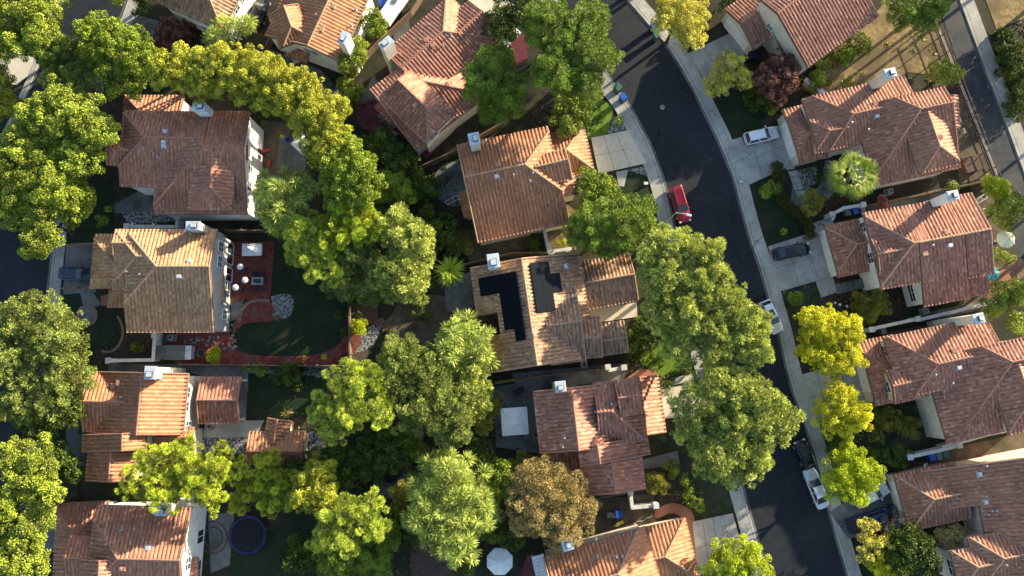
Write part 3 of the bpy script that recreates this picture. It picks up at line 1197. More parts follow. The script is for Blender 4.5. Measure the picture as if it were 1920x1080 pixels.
# main street
LE = smooth_line([(960, -110), (1030, -20), (1078, 50), (1140, 145), (1173, 190), (1207, 250), (1227, 293), (1247, 353), (1262, 423), (1295, 560), (1328, 690), (1362, 810), (1393, 920), (1424, 1030), (1452, 1130)])
RE = smooth_line([(1105, -80), (1177, 0), (1220, 50), (1247, 80), (1268, 110), (1297, 160), (1323, 213), (1343, 253), (1360, 293), (1377, 337), (1392, 393), (1409, 453), (1428, 507), (1447, 575), (1462, 627), (1484, 720), (1508, 787), (1533, 867), (1554, 950), (1573, 1020), (1606, 1130)])
sheet('road', LE + RE[::-1], M['asphalt'], 0.02)
# lane of older asphalt on the far right
L2 = [(1738, -60), (1757, 0), (1800, 130), (1857, 333), (1885, 420), (1930, 540), (1960, 640)]
R2 = smooth_line([(1778, -60), (1800, 0), (1835, 95), (1870, 185), (1912, 300), (1960, 430), (2010, 560)])
sheet('road', L2 + R2[::-1], M['asphalt_old'], 0.02)
L3 = smooth_line([(130, -60), (95, 50), (70, 125), (42, 190), (15, 250), (-40, 350), (-120, 480), (-150, 700), (-150, 1150)])
R3 = smooth_line([(262, -60), (240, 0), (222, 50), (200, 110), (165, 180), (135, 260), (112, 350), (102, 450), (92, 540), (78, 700), (58, 820), (40, 960), (20, 1150)])
sheet('road', L3 + R3[::-1], M['asphalt'], 0.02)
sheet('manhole', ell(1242, 201, 4.6, 4.6), M['stone'], 0.027)

sheet('asphalt_patch', [(1225, 150), (1262, 140), (1275, 172), (1238, 184)], M['asphalt_patch'], 0.0245)
sheet('asphalt_patch', [(1420, 880), (1465, 866), (1480, 930), (1436, 946)], M['asphalt_patch'], 0.0245)
sheet('asphalt_patch', [(1322, 440), (1340, 435), (1398, 640), (1380, 646)], M['asphalt_patch'], 0.0245)
for x, y, a, b_ in [(1300, 250, 7, 4), (1322, 372, 5, 8), (1480, 900, 6, 9), (1505, 1010, 9, 6), (1190, 90, 6, 6), (1215, 120, 4, 5), (1450, 740, 6, 8)]:
    sheet('oil_stain', ell(x, y, a, b_, 14), M['asphalt_stain'], 0.0255)


def offset(line, d):
    out = []
    n = len(line)
    for i in range(n):
        a = line[max(0, i - 1)]
        b = line[min(n - 1, i + 1)]
        dx, dy = b[0] - a[0], b[1] - a[1]
        l = math.hypot(dx, dy)
        out.append((line[i][0] - dy / l * d, line[i][1] + dx / l * d))
    return out


def walkstrip(line, w, kerbw=4.0, sgn=1, mat='concrete', gut=True):
    k = offset(line, sgn * kerbw)
    s = offset(line, sgn * (kerbw + w))
    sheet('kerb', line + k[::-1], M['wall_cap'] if mat == 'pave_pale' else M['concrete'], 0.13, 0.15)
    k2 = offset(line, sgn * (kerbw + 0.7))
    sheet('pavement', k2 + s[::-1], M[mat], 0.125, 0.14)
    if gut:
        gl = offset(line, -sgn * 4.5)
        sheet('gutter', gl + line[::-1], M['concrete_dark'], 0.028)


walkstrip(LE, 21, sgn=1, mat='concrete')
walkstrip(RE, 20, sgn=-1, mat='concrete')
walkstrip(R2, 20, kerbw=5, sgn=-1, mat='concrete')
walkstrip(R3, 17, kerbw=4, sgn=-1, mat='concrete')
walkstrip(L3, 6, kerbw=4, sgn=1, mat='concrete')

# driveways, with scored joints as separate slabs
def slabs(name, quad, nx, ny, mat, z=0.14, gap=0.055, seed=0):
    """quad = 4 pixel corners; nx by ny concrete slabs with open joints"""
    c = [P(x, y, z)[:2] for x, y in quad]
    mb = MB()
    rr = random.Random(seed)
    for i in range(nx):
        for j in range(ny):
            def bl(u, v):
                return (c[0] * (1 - u) + c[1] * u) * (1 - v) + (c[3] * (1 - u) + c[2] * u) * v
            lu = np.linalg.norm(c[1] - c[0])
            lv = np.linalg.norm(c[3] - c[0])
            gu, gv = gap / lu / 2, gap / lv / 2
            u0, u1 = i / nx + gu, (i + 1) / nx - gu
            v0, v1 = j / ny + gv, (j + 1) / ny - gv
            mb.prism([bl(u0, v0), bl(u1, v0), bl(u1, v1), bl(u0, v1)], z - 0.1, z, 0)
    o = mb.build(name, M[mat])
    tag(o, kind='structure')
    sheet(name, quad, M['concrete_dark'], z - 0.03, 0.05)
    return o


slabs('driveway', [(1108, 258), (1178, 244), (1213, 306), (1122, 326)], 3, 2, 'pave_pale')
slabs('driveway', [(1290, 100), (1372, 60), (1402, 100), (1330, 165)], 3, 2, 'concrete')
slabs('driveway', [(1372, 262), (1470, 232), (1500, 303), (1397, 350)], 3, 2, 'concrete')
slabs('driveway', [(1440, 462), (1540, 430), (1572, 515), (1462, 547)], 3, 2, 'concrete')
slabs('driveway', [(1490, 706), (1612, 670), (1638, 748), (1510, 800)], 3, 2, 'concrete')
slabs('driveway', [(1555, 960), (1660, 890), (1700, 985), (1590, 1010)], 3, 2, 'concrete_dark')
slabs('driveway', [(1298, 978), (1374, 962), (1402, 1062), (1308, 1080)], 4, 2, 'concrete')
slabs('driveway', [(860, -30), (960, -30), (985, 30), (893, 24)], 3, 2, 'pave_pale')
sheet('driveway', [(124, 458), (182, 456), (180, 548), (118, 552)], M['concrete_dark'], 0.06)
ribbon('edging', [(120, 460), (182, 456)], 0.35, M['brick_edge'], 0, 0.09)
ribbon('edging', [(114, 541), (200, 538)], 0.35, M['brick_edge'], 0, 0.09)
ribbon('edging', [(151, 462), (148, 540)], 0.3, M['brick_edge'], 0, 0.09)
sheet('driveway', [(66, 945), (112, 940), (104, 1035), (62, 1030)], M['concrete_dark'], 0.06)
sheet('driveway', [(125, 790), (165, 790), (160, 875), (120, 870)], M['concrete_dark'], 0.06)
sheet('driveway', [(0, 70), (88, 68), (66, 130), (20, 170), (0, 150)], M['pave_pale'], 0.10)
sheet('driveway', [(245, 25), (300, 40), (360, 75), (330, 100), (250, 60)], M['concrete_dark'], 0.05)

# yards
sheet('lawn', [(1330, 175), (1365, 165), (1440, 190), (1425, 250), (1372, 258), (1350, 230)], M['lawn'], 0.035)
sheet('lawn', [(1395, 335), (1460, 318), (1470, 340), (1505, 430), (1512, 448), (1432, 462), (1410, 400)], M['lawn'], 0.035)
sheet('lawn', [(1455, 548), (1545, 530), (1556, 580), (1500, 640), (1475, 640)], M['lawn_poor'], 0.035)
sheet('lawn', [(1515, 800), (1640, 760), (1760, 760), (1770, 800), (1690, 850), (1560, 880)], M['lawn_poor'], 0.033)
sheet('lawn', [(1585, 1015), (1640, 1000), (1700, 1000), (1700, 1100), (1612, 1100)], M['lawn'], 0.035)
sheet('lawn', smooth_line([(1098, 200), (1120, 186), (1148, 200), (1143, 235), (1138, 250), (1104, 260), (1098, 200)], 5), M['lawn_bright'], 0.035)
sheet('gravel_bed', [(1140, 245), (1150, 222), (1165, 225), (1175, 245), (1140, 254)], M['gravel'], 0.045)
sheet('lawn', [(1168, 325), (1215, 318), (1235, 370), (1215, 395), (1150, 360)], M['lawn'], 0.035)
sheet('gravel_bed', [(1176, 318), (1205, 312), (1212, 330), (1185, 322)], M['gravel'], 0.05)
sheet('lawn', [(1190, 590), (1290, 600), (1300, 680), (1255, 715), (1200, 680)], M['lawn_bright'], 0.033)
sheet('path', [(1155, 322), (1178, 318), (1170, 350), (1160, 348)], M['concrete'], 0.06)
sheet('path', [(1093, 583), (1194, 567), (1195, 594), (1124, 604), (1094, 597)], M['pave_pale'], 0.08)
sheet('path', smooth_line([(1168, 712), (1205, 692), (1232, 700), (1238, 735), (1250, 780), (1190, 790), (1168, 712)], 4), M['terracotta'], 0.05)
sheet('path', [(1236, 715), (1300, 700), (1302, 712), (1240, 728)], M['pave_pale'], 0.06)
sheet('driveway', [(1236, 730), (1330, 715), (1345, 775), (1246, 785)], M['pave_pale'], 0.07)
sheet('path', [(1205, 862), (1270, 845), (1275, 870), (1208, 880)], M['concrete_dark'], 0.06)
sheet('path', smooth_line([(1228, 958), (1255, 944), (1285, 950), (1302, 975), (1310, 1080), (1296, 1080), (1288, 990), (1262, 962), (1232, 972), (1228, 958)], 5), M['terracotta'], 0.05)
sheet('lawn', [(1270, 880), (1370, 900), (1378, 955), (1300, 970)], M['lawn_poor'], 0.035)
sheet('lawn', [(1330, 480), (1440, 520), (1400, 700), (1330, 640)], M['lawn_poor'], 0.012)
sheet('dry_grass', [(1560, 60), (1645, 20), (1690, -30), (1740, -30), (1757, 45), (1790, 145), (1700, 135), (1670, 160), (1555, 190), (1500, 165), (1540, 120)], M['drygrass'], 0.03)
sheet('dry_grass', [(1838, -30), (1960, -60), (1960, 30), (1870, 60)], M['drygrass'], 0.03)
sheet('verge', [(1852, 60), (1960, 20), (1960, 240), (1920, 190)], M['soil'], 0.034)
sheet('yard', [(1800, 175), (1860, 330), (1800, 345), (1780, 210)], M['dirt'], 0.03)
sheet('yard', [(1820, 350), (1870, 345), (1905, 470), (1920, 520), (1860, 560), (1800, 580), (1855, 480)], M['dirt'], 0.03)
sheet('patio', [(1858, 500), (1900, 505), (1895, 545), (1850, 560)], M['terracotta'], 0.045)
sheet('yard', [(1655, 625), (1860, 585), (1850, 600), (1660, 650)], M['dirt'], 0.03)
sheet('yard', [(1745, 850), (1920, 810), (1920, 845), (1740, 885)], M['dirt'], 0.03)
sheet('path', [(1490, 322), (1508, 318), (1530, 385), (1480, 390)], M['concrete_dark'], 0.05)
for i, (x, y) in enumerate([(1473, 308), (1480, 322), (1484, 334), (1488, 346), (1494, 359), (1500, 372)]):
    sheet('path', [(x - 2, y), (x + 14, y - 3), (x + 18, y + 8), (x + 2, y + 11)], M['concrete'], 0.10)
sheet('path', [(1488, 364), (1535, 352), (1548, 300), (1565, 300), (1570, 355), (1552, 375), (1498, 385)], M['concrete_dark'], 0.07)
sheet('gravel_bed', [(1488, 322), (1532, 310), (1532, 345), (1495, 352)], M['gravel'], 0.06)
for i in range(5):
    x = 1565 + i * 11.5
    sheet('path', [(x, 533 - i * 2.6), (x + 10, 530.7 - i * 2.6), (x + 15, 549 - i * 2.6), (x + 5, 551.5 - i * 2.6)], M['concrete_dark'], 0.08 + i * 0.12, 0.1 + i * 0.12)
sheet('path', [(1527, 520), (1560, 514), (1570, 548), (1540, 558)], M['concrete'], 0.07)
sheet('path', [(1520, 420), (1560, 406), (1565, 425), (1530, 440)], M['concrete'], 0.07)
sheet('path', [(1600, 390), (1780, 350), (1790, 362), (1635, 400)], M['concrete_dark'], 0.05)
sheet('path', [(1720, 590), (1800, 572), (1860, 560), (1865, 575), (1725, 605)], M['concrete_dark'], 0.05)
sheet('mulch_bed', [(1330, 165), (1385, 110), (1470, 150), (1560, 130), (1500, 180), (1470, 200), (1440, 210)], M['mulch'], 0.028)
sheet('mulch_bed', [(1500, 350), (1620, 360), (1600, 400), (1530, 430), (1505, 400)], M['mulch'], 0.028)
sheet('mulch_bed', [(1545, 545), (1690, 560), (1690, 600), (1630, 640), (1560, 600)], M['mulch'], 0.028)

# middle yards
sheet('yard', [(860, 430), (1060, 430), (1070, 470), (880, 490)], M['dirt'], 0.022)
sheet('yard', [(1060, 380), (1085, 400), (1080, 470), (1050, 440)], M['drygrass'], 0.026)
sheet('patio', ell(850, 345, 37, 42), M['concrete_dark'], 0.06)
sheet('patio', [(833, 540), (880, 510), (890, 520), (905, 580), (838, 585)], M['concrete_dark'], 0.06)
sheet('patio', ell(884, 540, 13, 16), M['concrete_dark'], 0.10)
sheet('yard', smooth_line([(735, 590), (760, 560), (830, 555), (880, 600), (870, 640), (800, 650), (740, 640), (720, 610), (735, 590)], 4), M['dirt'], 0.024)
sheet('patio', [(886, 577), (938, 565), (938, 622), (905, 625)], M['deck'], 0.06)
sheet('deck', [(662, 570), (705, 560), (712, 610), (660, 605)], M['deck'], 0.10)
for i in range(4):
    x, y = 700 + i * 5, 603 + i * 5
    sheet('step', [(x, y), (x + 18, y - 8), (x + 20, y - 4), (x + 3, y + 4)], M['wood_brown'], 0.2 - i * 0.04, 0.1)
sheet('gravel_bed', [(665, 625), (720, 600), (700, 650), (665, 665)], M['gravel'], 0.04)
sheet('path', [(655, 660), (690, 650), (690, 700), (655, 720)], M['dirt'], 0.03)
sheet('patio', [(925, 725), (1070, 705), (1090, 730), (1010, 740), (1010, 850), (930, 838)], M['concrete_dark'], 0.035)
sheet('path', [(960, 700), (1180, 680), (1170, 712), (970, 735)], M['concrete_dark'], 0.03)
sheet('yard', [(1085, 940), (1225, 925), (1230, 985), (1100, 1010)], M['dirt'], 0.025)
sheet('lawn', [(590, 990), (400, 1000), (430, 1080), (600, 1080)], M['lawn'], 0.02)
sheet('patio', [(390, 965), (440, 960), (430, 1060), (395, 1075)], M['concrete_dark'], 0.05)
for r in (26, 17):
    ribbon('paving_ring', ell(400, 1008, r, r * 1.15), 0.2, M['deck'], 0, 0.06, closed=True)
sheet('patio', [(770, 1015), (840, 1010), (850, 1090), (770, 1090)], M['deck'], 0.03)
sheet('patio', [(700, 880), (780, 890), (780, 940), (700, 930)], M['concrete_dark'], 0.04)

# top middle, yard of the diagonal house
sheet('patio', smooth_line([(672, 200), (700, 185), (712, 205), (715, 240), (690, 245), (670, 225), (672, 200)], 5), M['wine'], 0.08)
sheet('patio', [(705, 215), (730, 205), (765, 245), (740, 255)], M['gravel'], 0.09)
sheet('deck', [(735, 240), (775, 228), (825, 280), (800, 297), (770, 270)], M['wine'], 0.25, 0.25)
sheet('patio', [(700, 140), (720, 170), (700, 200), (675, 190)], M['concrete_dark'], 0.04)
sheet('patio', [(955, 75), (985, 60), (990, 110), (968, 122)], M['wine'], 0.05)
sheet('path', [(735, 50), (765, 30), (770, 60), (740, 85)], M['concrete_dark'], 0.04)
sheet('path', [(490, 85), (600, 130), (640, 175), (600, 200), (500, 120)], M['concrete_dark'], 0.03)
# yard right of the red roof house
sheet('patio', [(490, 225), (570, 235), (585, 320), (520, 350), (480, 320)], M['dirt'], 0.03)
slabs('patio', [(525, 252), (575, 265), (575, 320), (518, 315)], 2, 2, 'concrete_dark', 0.07)
# patio of the tan house
sheet('patio', [(424, 455), (513, 452), (514, 490), (505, 572), (460, 560), (424, 580)], M['red_paver'], 0.06)
sheet('patio', smooth_line([(434, 640), (440, 600), (458, 572), (490, 562), (512, 568), (540, 560), (551, 575), (540, 595), (500, 603), (455, 608), (438, 640), (452, 662), (520, 668), (585, 666), (630, 650), (650, 615), (653, 560), (655, 678), (330, 680), (330, 625), (420, 622), (434, 640)], 3), M['red_paver'], 0.05)
sheet('lawn', smooth_line([(514, 470), (560, 470), (640, 545), (642, 600), (625, 645), (580, 663), (500, 664), (450, 655), (438, 632), (458, 608), (510, 604), (545, 590), (549, 560), (510, 560), (514, 470)], 4), M['lawn'], 0.064)
sheet('gravel_bed', smooth_line([(508, 556), (530, 551), (548, 556), (550, 580), (535, 597), (515, 585), (508, 556)], 5), M['gravel'], 0.085)
ribbon('edging', smooth_line([(506, 564), (480, 564), (462, 570), (452, 585), (448, 605)], 5), 0.45, M['brick_edge'], 0, 0.13)
sheet('path', [(433, 570), (456, 562), (455, 590), (432, 603)], M['concrete_dark'], 0.08)
r_ = random.Random(3)
mbs = MB()
for i in range(34):
    x, y = r_.uniform(345, 436), r_.uniform(628, 655)
    p = P(x, y, 0)
    s = r_.uniform(0.12, 0.24)
    mbs.prism([(p[0] + s * math.cos(a) * r_.uniform(.7, 1.2), p[1] + s * math.sin(a) * r_.uniform(.7, 1.2)) for a in (0, 1.1, 2.2, 3.2, 4.3, 5.3)], 0.0, 0.085)
for i in range(16):
    x, y = r_.uniform(424, 445), r_.uniform(608, 655)
    p = P(x, y, 0)
    s = r_.uniform(0.12, 0.22)
    mbs.prism([(p[0] + s * math.cos(a), p[1] + s * math.sin(a)) for a in (0, 1.1, 2.2, 3.2, 4.3, 5.3)], 0.0, 0.085)
tag(mbs.build('stepping_stones', M['stone']), kind='structure')
# front garden of the tan house
sheet('lawn', ell(205, 625, 26, 32), M['lawn'], 0.05)
sheet('lawn', ell(133, 565, 22, 26), M['lawn'], 0.04)
ribbon('edging', ell(200, 622, 30, 38, 24, -50, 110), 0.35, M['brick_edge'], 0, 0.1)
sheet('patio', ell(163, 591, 16.5, 17), M['concrete_dark'], 0.06)
ribbon('edging', ell(163, 591, 17.5, 18), 0.35, M['brick_edge'], 0, 0.1, closed=True)
sheet('path', [(150, 548), (172, 545), (190, 570), (175, 578), (155, 570)], M['concrete_dark'], 0.05)
sheet('path', [(188, 555), (206, 550), (206, 572), (190, 573)], M['terracotta'], 0.07)
sheet('yard', [(235, 628), (290, 628), (290, 676), (200, 680), (215, 650)], M['mulch'], 0.03)
sheet('path', [(292, 628), (332, 628), (332, 645), (292, 645)], M['concrete_dark'], 0.04)
# yard between the red and tan roof houses
sheet('path', [(212, 385), (285, 345), (290, 400), (285, 395), (215, 400)], M['concrete_dark'], 0.05)
sheet('gravel_bed', [(225, 395), (290, 392), (330, 415), (240, 420)], M['gravel'], 0.03)
sheet('lawn', [(135, 360), (210, 340), (215, 420), (180, 450), (130, 455)], M['lawn'], 0.03)
# side yard under the tan house
sheet('patio', [(200, 682), (465, 684), (465, 735), (440, 720), (360, 700), (205, 697)], M['concrete_dark'], 0.035)
sheet('patio', [(445, 700), (465, 700), (460, 790), (440, 790)], M['concrete_dark'], 0.05)
sheet('patio', [(385, 790), (495, 788), (480, 820), (380, 820)], M['concrete'], 0.05)
sheet('gravel_bed', [(375, 820), (470, 815), (470, 850), (372, 850)], M['gravel'], 0.04)
sheet('gravel_bed', [(430, 684), (652, 684), (652, 712), (500, 700), (450, 700)], M['gravel'], 0.03)
sheet('gravel_bed', [(580, 810), (612, 805), (610, 870), (578, 870)], M['gravel'], 0.03)
sheet('lawn', [(466, 700), (590, 704), (585, 780), (540, 785), (466, 786)], M['lawn'], 0.04)
sheet('lawn', [(75, 790), (125, 800), (120, 900), (60, 940)], M['lawn'], 0.02)
sheet('lawn', [(-20, 150), (35, 160), (44, 185), (25, 230), (-20, 260)], M['lawn'], 0.11)
sheet('path', [(405, 840), (419, 840), (419, 850), (405, 850)], M['net_black'], 0.06)

# ------------------------------------------------------------------ walls and fences
def block_wall(pts, h, label, w=0.32, mat='stucco_white', group=None, pillars=True):
    """plastered block wall; pixels trace its top"""
    p = [P(x, y, h)[:2] for x, y in pts]
    rt = empty('block_wall', (p[0][0], p[0][1], 0), label, 'wall', group)
    o = np.array(p[0])
    body, cp, pl = MB(), MB(), MB()
    for i in range(len(p) - 1):
        a, b = p[i] - o, p[i + 1] - o
        L = np.linalg.norm(b - a)
        rz = math.atan2(b[1] - a[1], b[0] - a[0])
        c = (a + b) / 2
        body.box((c[0], c[1], h / 2 - 0.05), (L - 0.01 * (i + 1), w - 0.012 * i, h - 0.1 - 0.004 * i), rz)
        cp.box((c[0], c[1], h - 0.03 + 0.004 * i), (L + w, w + 0.14 - 0.01 * i, 0.1), rz)
    body.build('wall_body', M[mat], rt)
    cp.build('coping', M['wall_cap'], rt)
    if pillars:
        for q in (p[0], p[-1]):
            q = q - o
            k = MB().box((q[0], q[1], h / 2 + 0.05), (0.6, 0.6, h + 0.1), 0.1).box((q[0], q[1], h + 0.15), (0.75, 0.75, 0.12), 0.1)
            k.build('pillar', M['wall_cap'], rt)
    return rt


def board_fence(pts, h, label, group='wooden yard fences', mat='fence_wood'):
    p = [P(x, y, h)[:2] for x, y in pts]
    rt = empty('wooden_fence', (p[0][0], p[0][1], 0), label, 'fence', group)
    o = np.array(p[0])
    bd, rl, ps = MB(), MB(), MB()
    rr = random.Random(int(abs(p[0][0]) * 10))
    for i in range(len(p) - 1):
        a, b = p[i] - o, p[i + 1] - o
        L = np.linalg.norm(b - a)
        u = (b - a) / L
        n = np.array([-u[1], u[0]])
        rz = math.atan2(u[1], u[0])
        k = int(L / 0.19)
        for j in range(k):
            c = a + u * (j + 0.5) * L / k
            bd.box((c[0], c[1], h / 2 + rr.uniform(-.02, .02)), (L / k - 0.015, 0.03, h - 0.1), rz)
        for zz in (0.4, h - 0.3):
            c = (a + b) / 2 + n * 0.045
            rl.box((c[0], c[1], zz), (L, 0.05, 0.09), rz)
        c = (a + b) / 2
        rl.box((c[0], c[1], h + 0.0), (L, 0.15, 0.04), rz)
        k = max(1, int(round(L / 2.4)))
        for j in range(k + 1):
            c = a + u * L * j / k + n * 0.12
            ps.box((c[0], c[1], h / 2 + 0.04), (0.11, 0.11, h + 0.08), rz)
    bd.build('boards', M[mat], rt)
    rl.build('rail', M[mat], rt)
    ps.build('fence_posts', M[mat], rt)
    return rt


G = 'white block walls around the yards'
block_wall([(238, 424), (331, 425), (333, 407)], 1.8, 'white wall above the tan roof with two white lanterns on it', group=G)
block_wall([(204, 676), (287, 675), (290, 628)], 1.8, 'white wall stepping down from the tan house above the orange-red house', group=G)
block_wall([(1560, 402), (1582, 390), (1618, 384)], 1.9, 'white wall hiding the bins behind the hipped garage', group=G)
block_wall([(1634, 618), (1650, 613), (1720, 598)], 1.9, 'white wall between the plum-brown house and the plum-red house', group=G)
block_wall([(1706, 857), (1760, 845), (1798, 835)], 1.9, 'white wall hiding the bins above the wide lower right roof', group=G)
block_wall([(1140, 688), (1143, 694), (1170, 689)], 1.8, 'short white wall corner between the solar house and the canopy house', group=G)
block_wall([(1182, 922), (1186, 952), (1230, 948)], 1.8, 'white wall corner below the canopy house', group=G)
block_wall([(1021, 432), (1029, 472), (1070, 466)], 1.8, 'pale wall corner under the dark green tree beside the bend house', group=G, pillars=False)
block_wall([(1512, 150), (1540, 170), (1570, 190)], 1.2, 'low pale wall between the dry grass lot and the palm house', w=0.5, mat='stucco', group=G, pillars=False)
block_wall([(1730, 598), (1866, 566)], 1.8, 'long tan wall behind the plum-red house', mat='stucco', group=G, pillars=False)
block_wall([(1770, 838), (1850, 815), (1925, 800)], 1.8, 'long tan wall running to the right edge above the pink stucco house', mat='stucco', group=G, pillars=False)
block_wall([(183, 890), (215, 890)], 1.6, 'short grey wall between the two lower left houses', mat='stucco_grey', group=G, pillars=False)
board_fence([(654, 552), (655, 700)], 1.7, 'wooden fence along the right side of the round dark lawn')
board_fence([(335, 683), (560, 686), (655, 685)], 1.7, 'wooden fence below the red paved garden')
board_fence([(420, 431), (516, 432)], 1.7, 'wooden fence above the red patio')
board_fence([(780, 315), (850, 283), (905, 250), (945, 228)], 1.7, 'wooden fence behind the roof with the bend driveway')
board_fence([(640, 150), (700, 85), (770, 20), (790, -10)], 1.7, 'wooden fence beside the white cargo trailer')
board_fence([(470, 130), (500, 80), (530, 20)], 1.7, 'wooden fence between the two houses at the top edge')
board_fence([(870, 495), (960, 474), (1060, 472)], 1.7, 'wooden fence above the solar panel house')
board_fence([(915, 722), (1010, 706), (1130, 692)], 1.7, 'wooden fence between the solar panel house and the canopy house')
board_fence([(1085, 940), (1180, 925)], 1.7, 'wooden fence in the dark gap below the canopy house')
board_fence([(1630, 385), (1740, 362), (1880, 332)], 1.7, 'wooden fence between the palm house and the house with the long pale slope')
board_fence([(1310, 40), (1345, 15)], 1.6, 'short wooden gate beside the upper right garage')
# wire fence along the right-hand lane
p0, p1 = P(1747, 42, 0)[:2], P(1868, 350, 0)[:2]
rt = empty('lane_fence', (p0[0], p0[1], 0), 'long open rail fence beside the old asphalt lane on the right', 'fence')
u = (p1 - p0)
L = np.linalg.norm(u)
u /= L
rz = math.atan2(u[1], u[0])
rl = MB()
for zz in (0.25, 0.9, 1.6):
    c = u * L / 2
    rl.box((c[0], c[1], zz), (L, 0.06, 0.07), rz)
rl.build('rail', M['fence_wood'], rt)
k = int(L / 2.6)
for j in range(k + 1):
    c = u * L * j / k
    q = MB().box((0, 0, 0.9), (0.13, 0.13, 1.8), rz).box((0, 0, 1.82), (0.18, 0.18, 0.05), rz).build('post', M['fence_wood'], rt)
    q.location = (c[0], c[1], 0)
ribbon('kerb', [(1756, 42), (1878, 350)], 0.3, M['concrete'], 0, 0.15)
# ------------------------------------------------------------------ vegetation
# species: leaf length, width, clump radius, leaves per clump, orientation (0 surface .. 1 radial), colours, droop
SPE = {
    'broad':   dict(l=0.23, w=0.166, rc=0.81, n=212, rad=0.35, c=[(0.071, 0.086, 0.01), (0.231, 0.284, 0.032), (0.417, 0.513, 0.059)], droop=0.0),
    'vivid':   dict(l=0.21, w=0.166, rc=0.80, n=212, rad=0.35, c=[(0.065, 0.085, 0.008), (0.187, 0.248, 0.022), (0.32, 0.426, 0.037)], droop=0.0),
    'gold':    dict(l=0.17, w=0.138, rc=0.62, n=187, rad=0.3, c=[(0.1, 0.102, 0.01), (0.333, 0.343, 0.034), (0.612, 0.631, 0.063)], droop=0.0),
    'grey':    dict(l=0.24, w=0.125, rc=0.66, n=150, rad=0.6, c=[(0.057, 0.067, 0.015), (0.203, 0.244, 0.055), (0.419, 0.502, 0.114)], droop=0.0),
    'greyoak': dict(l=0.38, w=0.125, rc=0.66, n=120, rad=0.85, kd=6.5, c=[(0.094, 0.11, 0.024), (0.351, 0.412, 0.091), (0.696, 0.736, 0.18)], droop=0.0),
    'willow':  dict(l=0.89, w=0.095, rc=1.0, n=120, rad=0.95, c=[(0.09, 0.108, 0.023), (0.338, 0.405, 0.086), (0.664, 0.768, 0.169)], droop=0.25),
    'pine':    dict(l=0.30, w=0.063, rc=0.78, n=462, rad=0.97, kd=5, md=1.15, c=[(0.105, 0.132, 0.017), (0.364, 0.455, 0.059), (0.719, 0.8, 0.117)], droop=0.0),
    'umbrella': dict(l=0.24, w=0.072, rc=0.66, n=341, rad=0.95, kd=6, md=1.1, c=[(0.094, 0.11, 0.01), (0.336, 0.395, 0.036), (0.69, 0.8, 0.073)], droop=0.0),
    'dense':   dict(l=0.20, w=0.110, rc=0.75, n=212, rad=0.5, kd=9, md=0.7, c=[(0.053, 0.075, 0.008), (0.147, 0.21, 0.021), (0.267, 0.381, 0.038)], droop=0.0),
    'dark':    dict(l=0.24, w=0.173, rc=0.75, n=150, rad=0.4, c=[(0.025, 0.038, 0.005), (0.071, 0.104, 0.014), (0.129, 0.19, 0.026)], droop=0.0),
    'bronze':  dict(l=0.22, w=0.095, rc=0.75, n=191, rad=0.7, c=[(0.25, 0.195, 0.075), (0.42, 0.325, 0.12), (0.52, 0.41, 0.16)], droop=0.0),
    'yellow':  dict(l=0.19, w=0.132, rc=0.60, n=175, rad=0.45, c=[(0.18, 0.174, 0.009), (0.603, 0.58, 0.029), (0.8, 0.8, 0.043)], droop=0.0),
    'lime':    dict(l=0.17, w=0.124, rc=0.65, n=212, rad=0.45, c=[(0.134, 0.157, 0.005), (0.397, 0.465, 0.017), (0.662, 0.776, 0.028)], droop=0.0),
    'autumn':  dict(l=0.18, w=0.141, rc=0.60, n=120, rad=0.4, c=[(0.16, 0.14, 0.022), (0.57, 0.5, 0.08), (0.8, 0.8, 0.138)], droop=0.0),
    'plum':    dict(l=0.19, w=0.141, rc=0.55, n=120, rad=0.5, c=[(0.033, 0.01, 0.01), (0.135, 0.041, 0.032), (0.499, 0.25, 0.17)], droop=0.0),
    'olive':   dict(l=0.18, w=0.095, rc=0.5, n=120, rad=0.6, c=[(0.072, 0.08, 0.014), (0.237, 0.237, 0.037), (0.444, 0.418, 0.063)], droop=0.0),
    'hedge':   dict(l=0.12, w=0.08, rc=0.38, n=90, rad=0.6, kd=11, md=0.55, c=[(0.04, 0.043, 0.01), (0.1, 0.105, 0.022), (0.173, 0.173, 0.037)], droop=0.0),
    'pink':    dict(l=0.15, w=0.125, rc=0.45, n=120, rad=0.5, c=[(0.152, 0.025, 0.04), (0.463, 0.103, 0.149), (0.147, 0.206, 0.035)], droop=0.0),
}


